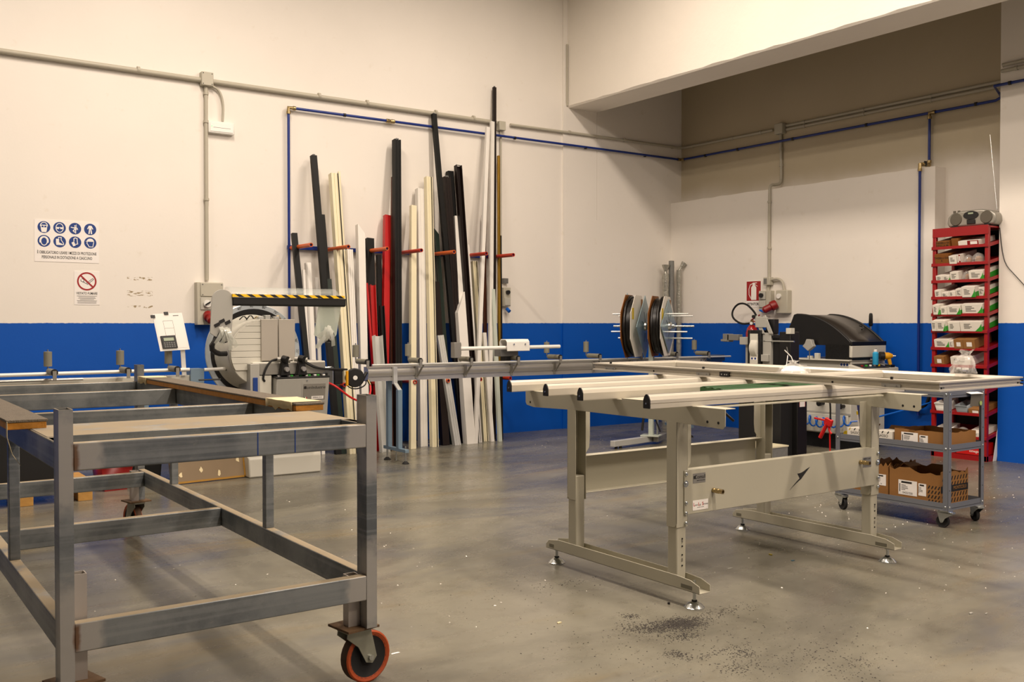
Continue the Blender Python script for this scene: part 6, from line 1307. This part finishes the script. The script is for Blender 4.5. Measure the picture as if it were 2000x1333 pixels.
def reel(s, r, th, label, card, seed, colr='gasket_black'):
    rn = random.Random(seed); c = C0 + ax * s; t = thing('gasket_reel', label, 'reel', c - V(0, 0, r))
    oc = [(r * 1.16 * math.cos(R(22.5 + 45 * k)), r * 1.16 * math.sin(R(22.5 + 45 * k))) for k in range(8)]
    ob('card_disc', MB().prism(oc, c - ax * .012, ay, UZ, ax * .006), card, t)
    for k in range(6):
        rr = r * (1 - .055 * k); off = th * (.15 + .7 * rn.random())
        pts = [c + ax * (off + rn.uniform(-.004, .004)) + ay * (rr + rn.uniform(-.004, .004)) * math.cos(a) + V(0, 0, (rr + rn.uniform(-.004, .004)) * math.sin(a)) for a in [2 * math.pi * i / 40 for i in range(41)]]
        ob('gasket_turn', MB().sweep(pts, .017, 6), colr, t, smooth=60)
    ob('gasket_core', MB().lathe([(r * .72, 0), (r * .96, .002), (r * .97, th), (r * .72, th)], c, ax, 32, False), colr, t)
    ob('white_flange', MB().prism([(p[0] * .98, p[1] * .98) for p in oc], c + ax * (th + .018), ay, UZ, ax * .004), 'white_card', t)
    for a, mm in ((-10, 'ink_yellow'), (150, 'ink_yellow'), (60, 'cardboard')): ob('printed_mark', MB().obox(c + ax * (th + .0235) + ay * r * .85 * math.cos(R(a)) + V(0, 0, r * .85 * math.sin(R(a))), ax * .0006, ay * .035, (0, 0, .06)), mm, t)
    return t
reel(-.24, .315, .075, 'left reel of black rubber gasket on brown card on the corner stand', 'cardboard_amber', 1); reel(.05, .30, .10, 'right reel of black rubber gasket with white flange on the corner stand', 'cardboard_amber', 2)
t = thing('gasket_tail', 'loose black gasket end hanging down from the corner reel stand', 'gasket', b0 + V(-.2, -.2, .1)); ob('strand', MB().sweep([C0 + ax * .0 - ay * .05 + V(-.12, -.1, -.58), C0 + V(-.13, -.12, -.75), C0 + V(-.09, -.14, -.95), C0 + V(-.02, -.16, -1.12)], .008, 6, 2), 'black_rubber', t)
t = thing('gasket_tail', 'thick black hose hanging beside the reel stand post', 'hose', b0); ob('strand', MB().sweep([C0 + ax * -.04 + V(0, 0, -.55), C0 + ax * -.05 - ay * .05 + V(0, 0, -.8), C0 + ax * -.08 - ay * .08 + V(0, 0, -1.12)], .014, 8, 2), 'black_rubber', t)
# rolled tubes standing in the corner
for x, y, zt, r, mm, lab, tw in ((9.085, 9.25, 2.12, .035, 'wrap_grey', 'tallest grey cardboard tube standing in the room corner', 0), (9.0, 9.27, 1.95, .045, 'wrap_silver', 'grey film-wrapped roll standing left in the room corner', 1), (9.165, 9.19, 2.0, .033, 'wrap_silver', 'silver film-wrapped roll with flared top in the room corner', 2)):
    t = thing('wrapped_roll', lab, 'roll', (x, y, 0), 'rolls standing in the corner'); ob('roll', MB().lathe([(r * (1 + .08 * math.sin(k * 1.7)), zt * k / 24) for k in range(25)], (x, y, 0), (0, 0, 1), 14), mm, t, smooth=50)
    if tw: ob('film_end', MB().lathe([(r * .6, 0), (r * .4, .03), (r * 1.1, .10), (r * 1.2, .12)], (x, y, zt - .005), (.6 if tw == 2 else .05, -.4 if tw == 2 else 0, 1), 12), 'wrap_silver', t)
    else: ob('tube_end', MB().cyl((x, y, zt - .002), (x, y, zt + .001), r * .8, n=14), 'black_matte', t)
t = thing('low_crate', 'low pinkish grey box on the floor behind the bench', 'box', (7.0, 6.0, 0)); ob('box_body', MB().box(6.95, 7.30, 5.9, 6.3, .0, .16), 'wrap_grey', t, bev=.004); ob('lid_edge', MB().box(6.945, 7.305, 5.895, 6.305, .155, .168), 'cream', t)

# ---------------------------------------------------------------- debris on the floor
def chips(name, label, n, cells, size, m, seed):
    rn = random.Random(seed); mb = MB()
    for _ in range(n):
        cx, cy, sx_, sy_ = rn.choices([c[:4] for c in cells], [c[4] for c in cells])[0]
        x, y = rn.gauss(cx, sx_), rn.gauss(cy, sy_); s = size * rn.uniform(.5, 1.5); a = rn.uniform(0, 3.14); ca, sa = math.cos(a) * s, math.sin(a) * s
        h = s * rn.uniform(.25, .7)
        mb.add([(x - ca, y - sa, .0004), (x + ca, y + sa, .0004), (x - sa * .4, y + ca * .4, .0004), (x + sa * .2, y - ca * .3, h)], [(0, 1, 2), (0, 3, 1), (1, 3, 2), (2, 3, 0)])
    o = ob(name, mb, m, smooth=0, org=(0, 0, 0)); tag(o, label, 'shavings'); o['kind'] = 'stuff'
chips('dark_shavings', 'scatter of dark swarf on the floor in front of the bench', 5200, [(2.95, 3.01, .07, .04, 6), (3.03, 2.99, .05, .04, 5), (2.82, 3.06, .05, .04, 1.6), (2.90, 2.87, .04, .03, 1.2), (2.90, 3.205, .025, .02, .6), (3.25, 3.02, .14, .03, .9), (2.71, 2.73, .03, .025, .7), (2.85, 2.66, .12, .015, .5), (2.94, 2.59, .04, .03, .7), (2.80, 2.49, .05, .03, .6), (2.7, 2.9, .35, .2, 1.5), (3.1, 2.5, .4, .2, 1.6), (3.16, 2.25, .1, .06, .5), (3.06, 2.42, .12, .05, .6), (3.02, 3.80, .08, .04, .5), (2.6, 3.7, .3, .2, .4)], .0035, 'shaving_dark', 3)
chips('bright_shavings', 'bright aluminium swarf scattered on the floor by the cart', 1100, [(6.3, 4.2, .5, .5, 3), (7.0, 4.6, .6, .5, 2), (7.2, 7.0, .5, .5, 1.2), (5.0, 3.2, .6, .6, 1), (6.6, 8.4, .4, .3, .6), (7.8, 4.3, .5, .3, 1), (2.5, 4.5, .8, 1, 1)], .005, 'shaving_bright', 5)
def scrap(name, label, x, y, m, pts, h=.004):
    o = ob(name, MB().prism(pts, (x, y, .0005), UX, UY, (0, 0, h)), m, smooth=0); tag(o, label, 'scrap')
q4 = lambda a, b: [(-a, -b), (a, -b * .7), (a * .8, b), (-a * .7, b * .8)]
scrap('blue_scrap', 'small blue plastic scrap on the floor under the bench', 4.314, 3.451, 'scrap_blue', q4(.013, .007), .002); scrap('yellow_scrap', 'small yellow scrap on the floor under the bench', 4.318, 3.607, 'scrap_yellow', q4(.006, .012), .006)
scrap('paper_scrap', 'small printed white paper scrap beside the trolley castor', 1.821, 3.379, 'paper', q4(.02, .006), .001); scrap('wood_chip', 'pale chip on the floor left of the bench', 2.586, 3.312, 'masking_tape', q4(.011, .006), .004); scrap('bent_strip', 'bent white strip scrap on the floor at the lower right', 4.173, 2.357, 'machine_grey', q4(.012, .005), .005); scrap('bent_strip', 'straight white strip scrap on the floor at the lower right', 4.229, 2.317, 'machine_grey', q4(.010, .003), .003); scrap('black_plug', 'small round black plug on the floor before the bench foot', 3.176, 3.244, 'black_plastic', circ(.006, 8), .008); scrap('white_flake', 'white paper flake on the floor under the bench', 3.906, 3.535, 'machine_grey', q4(.018, .006), .001)
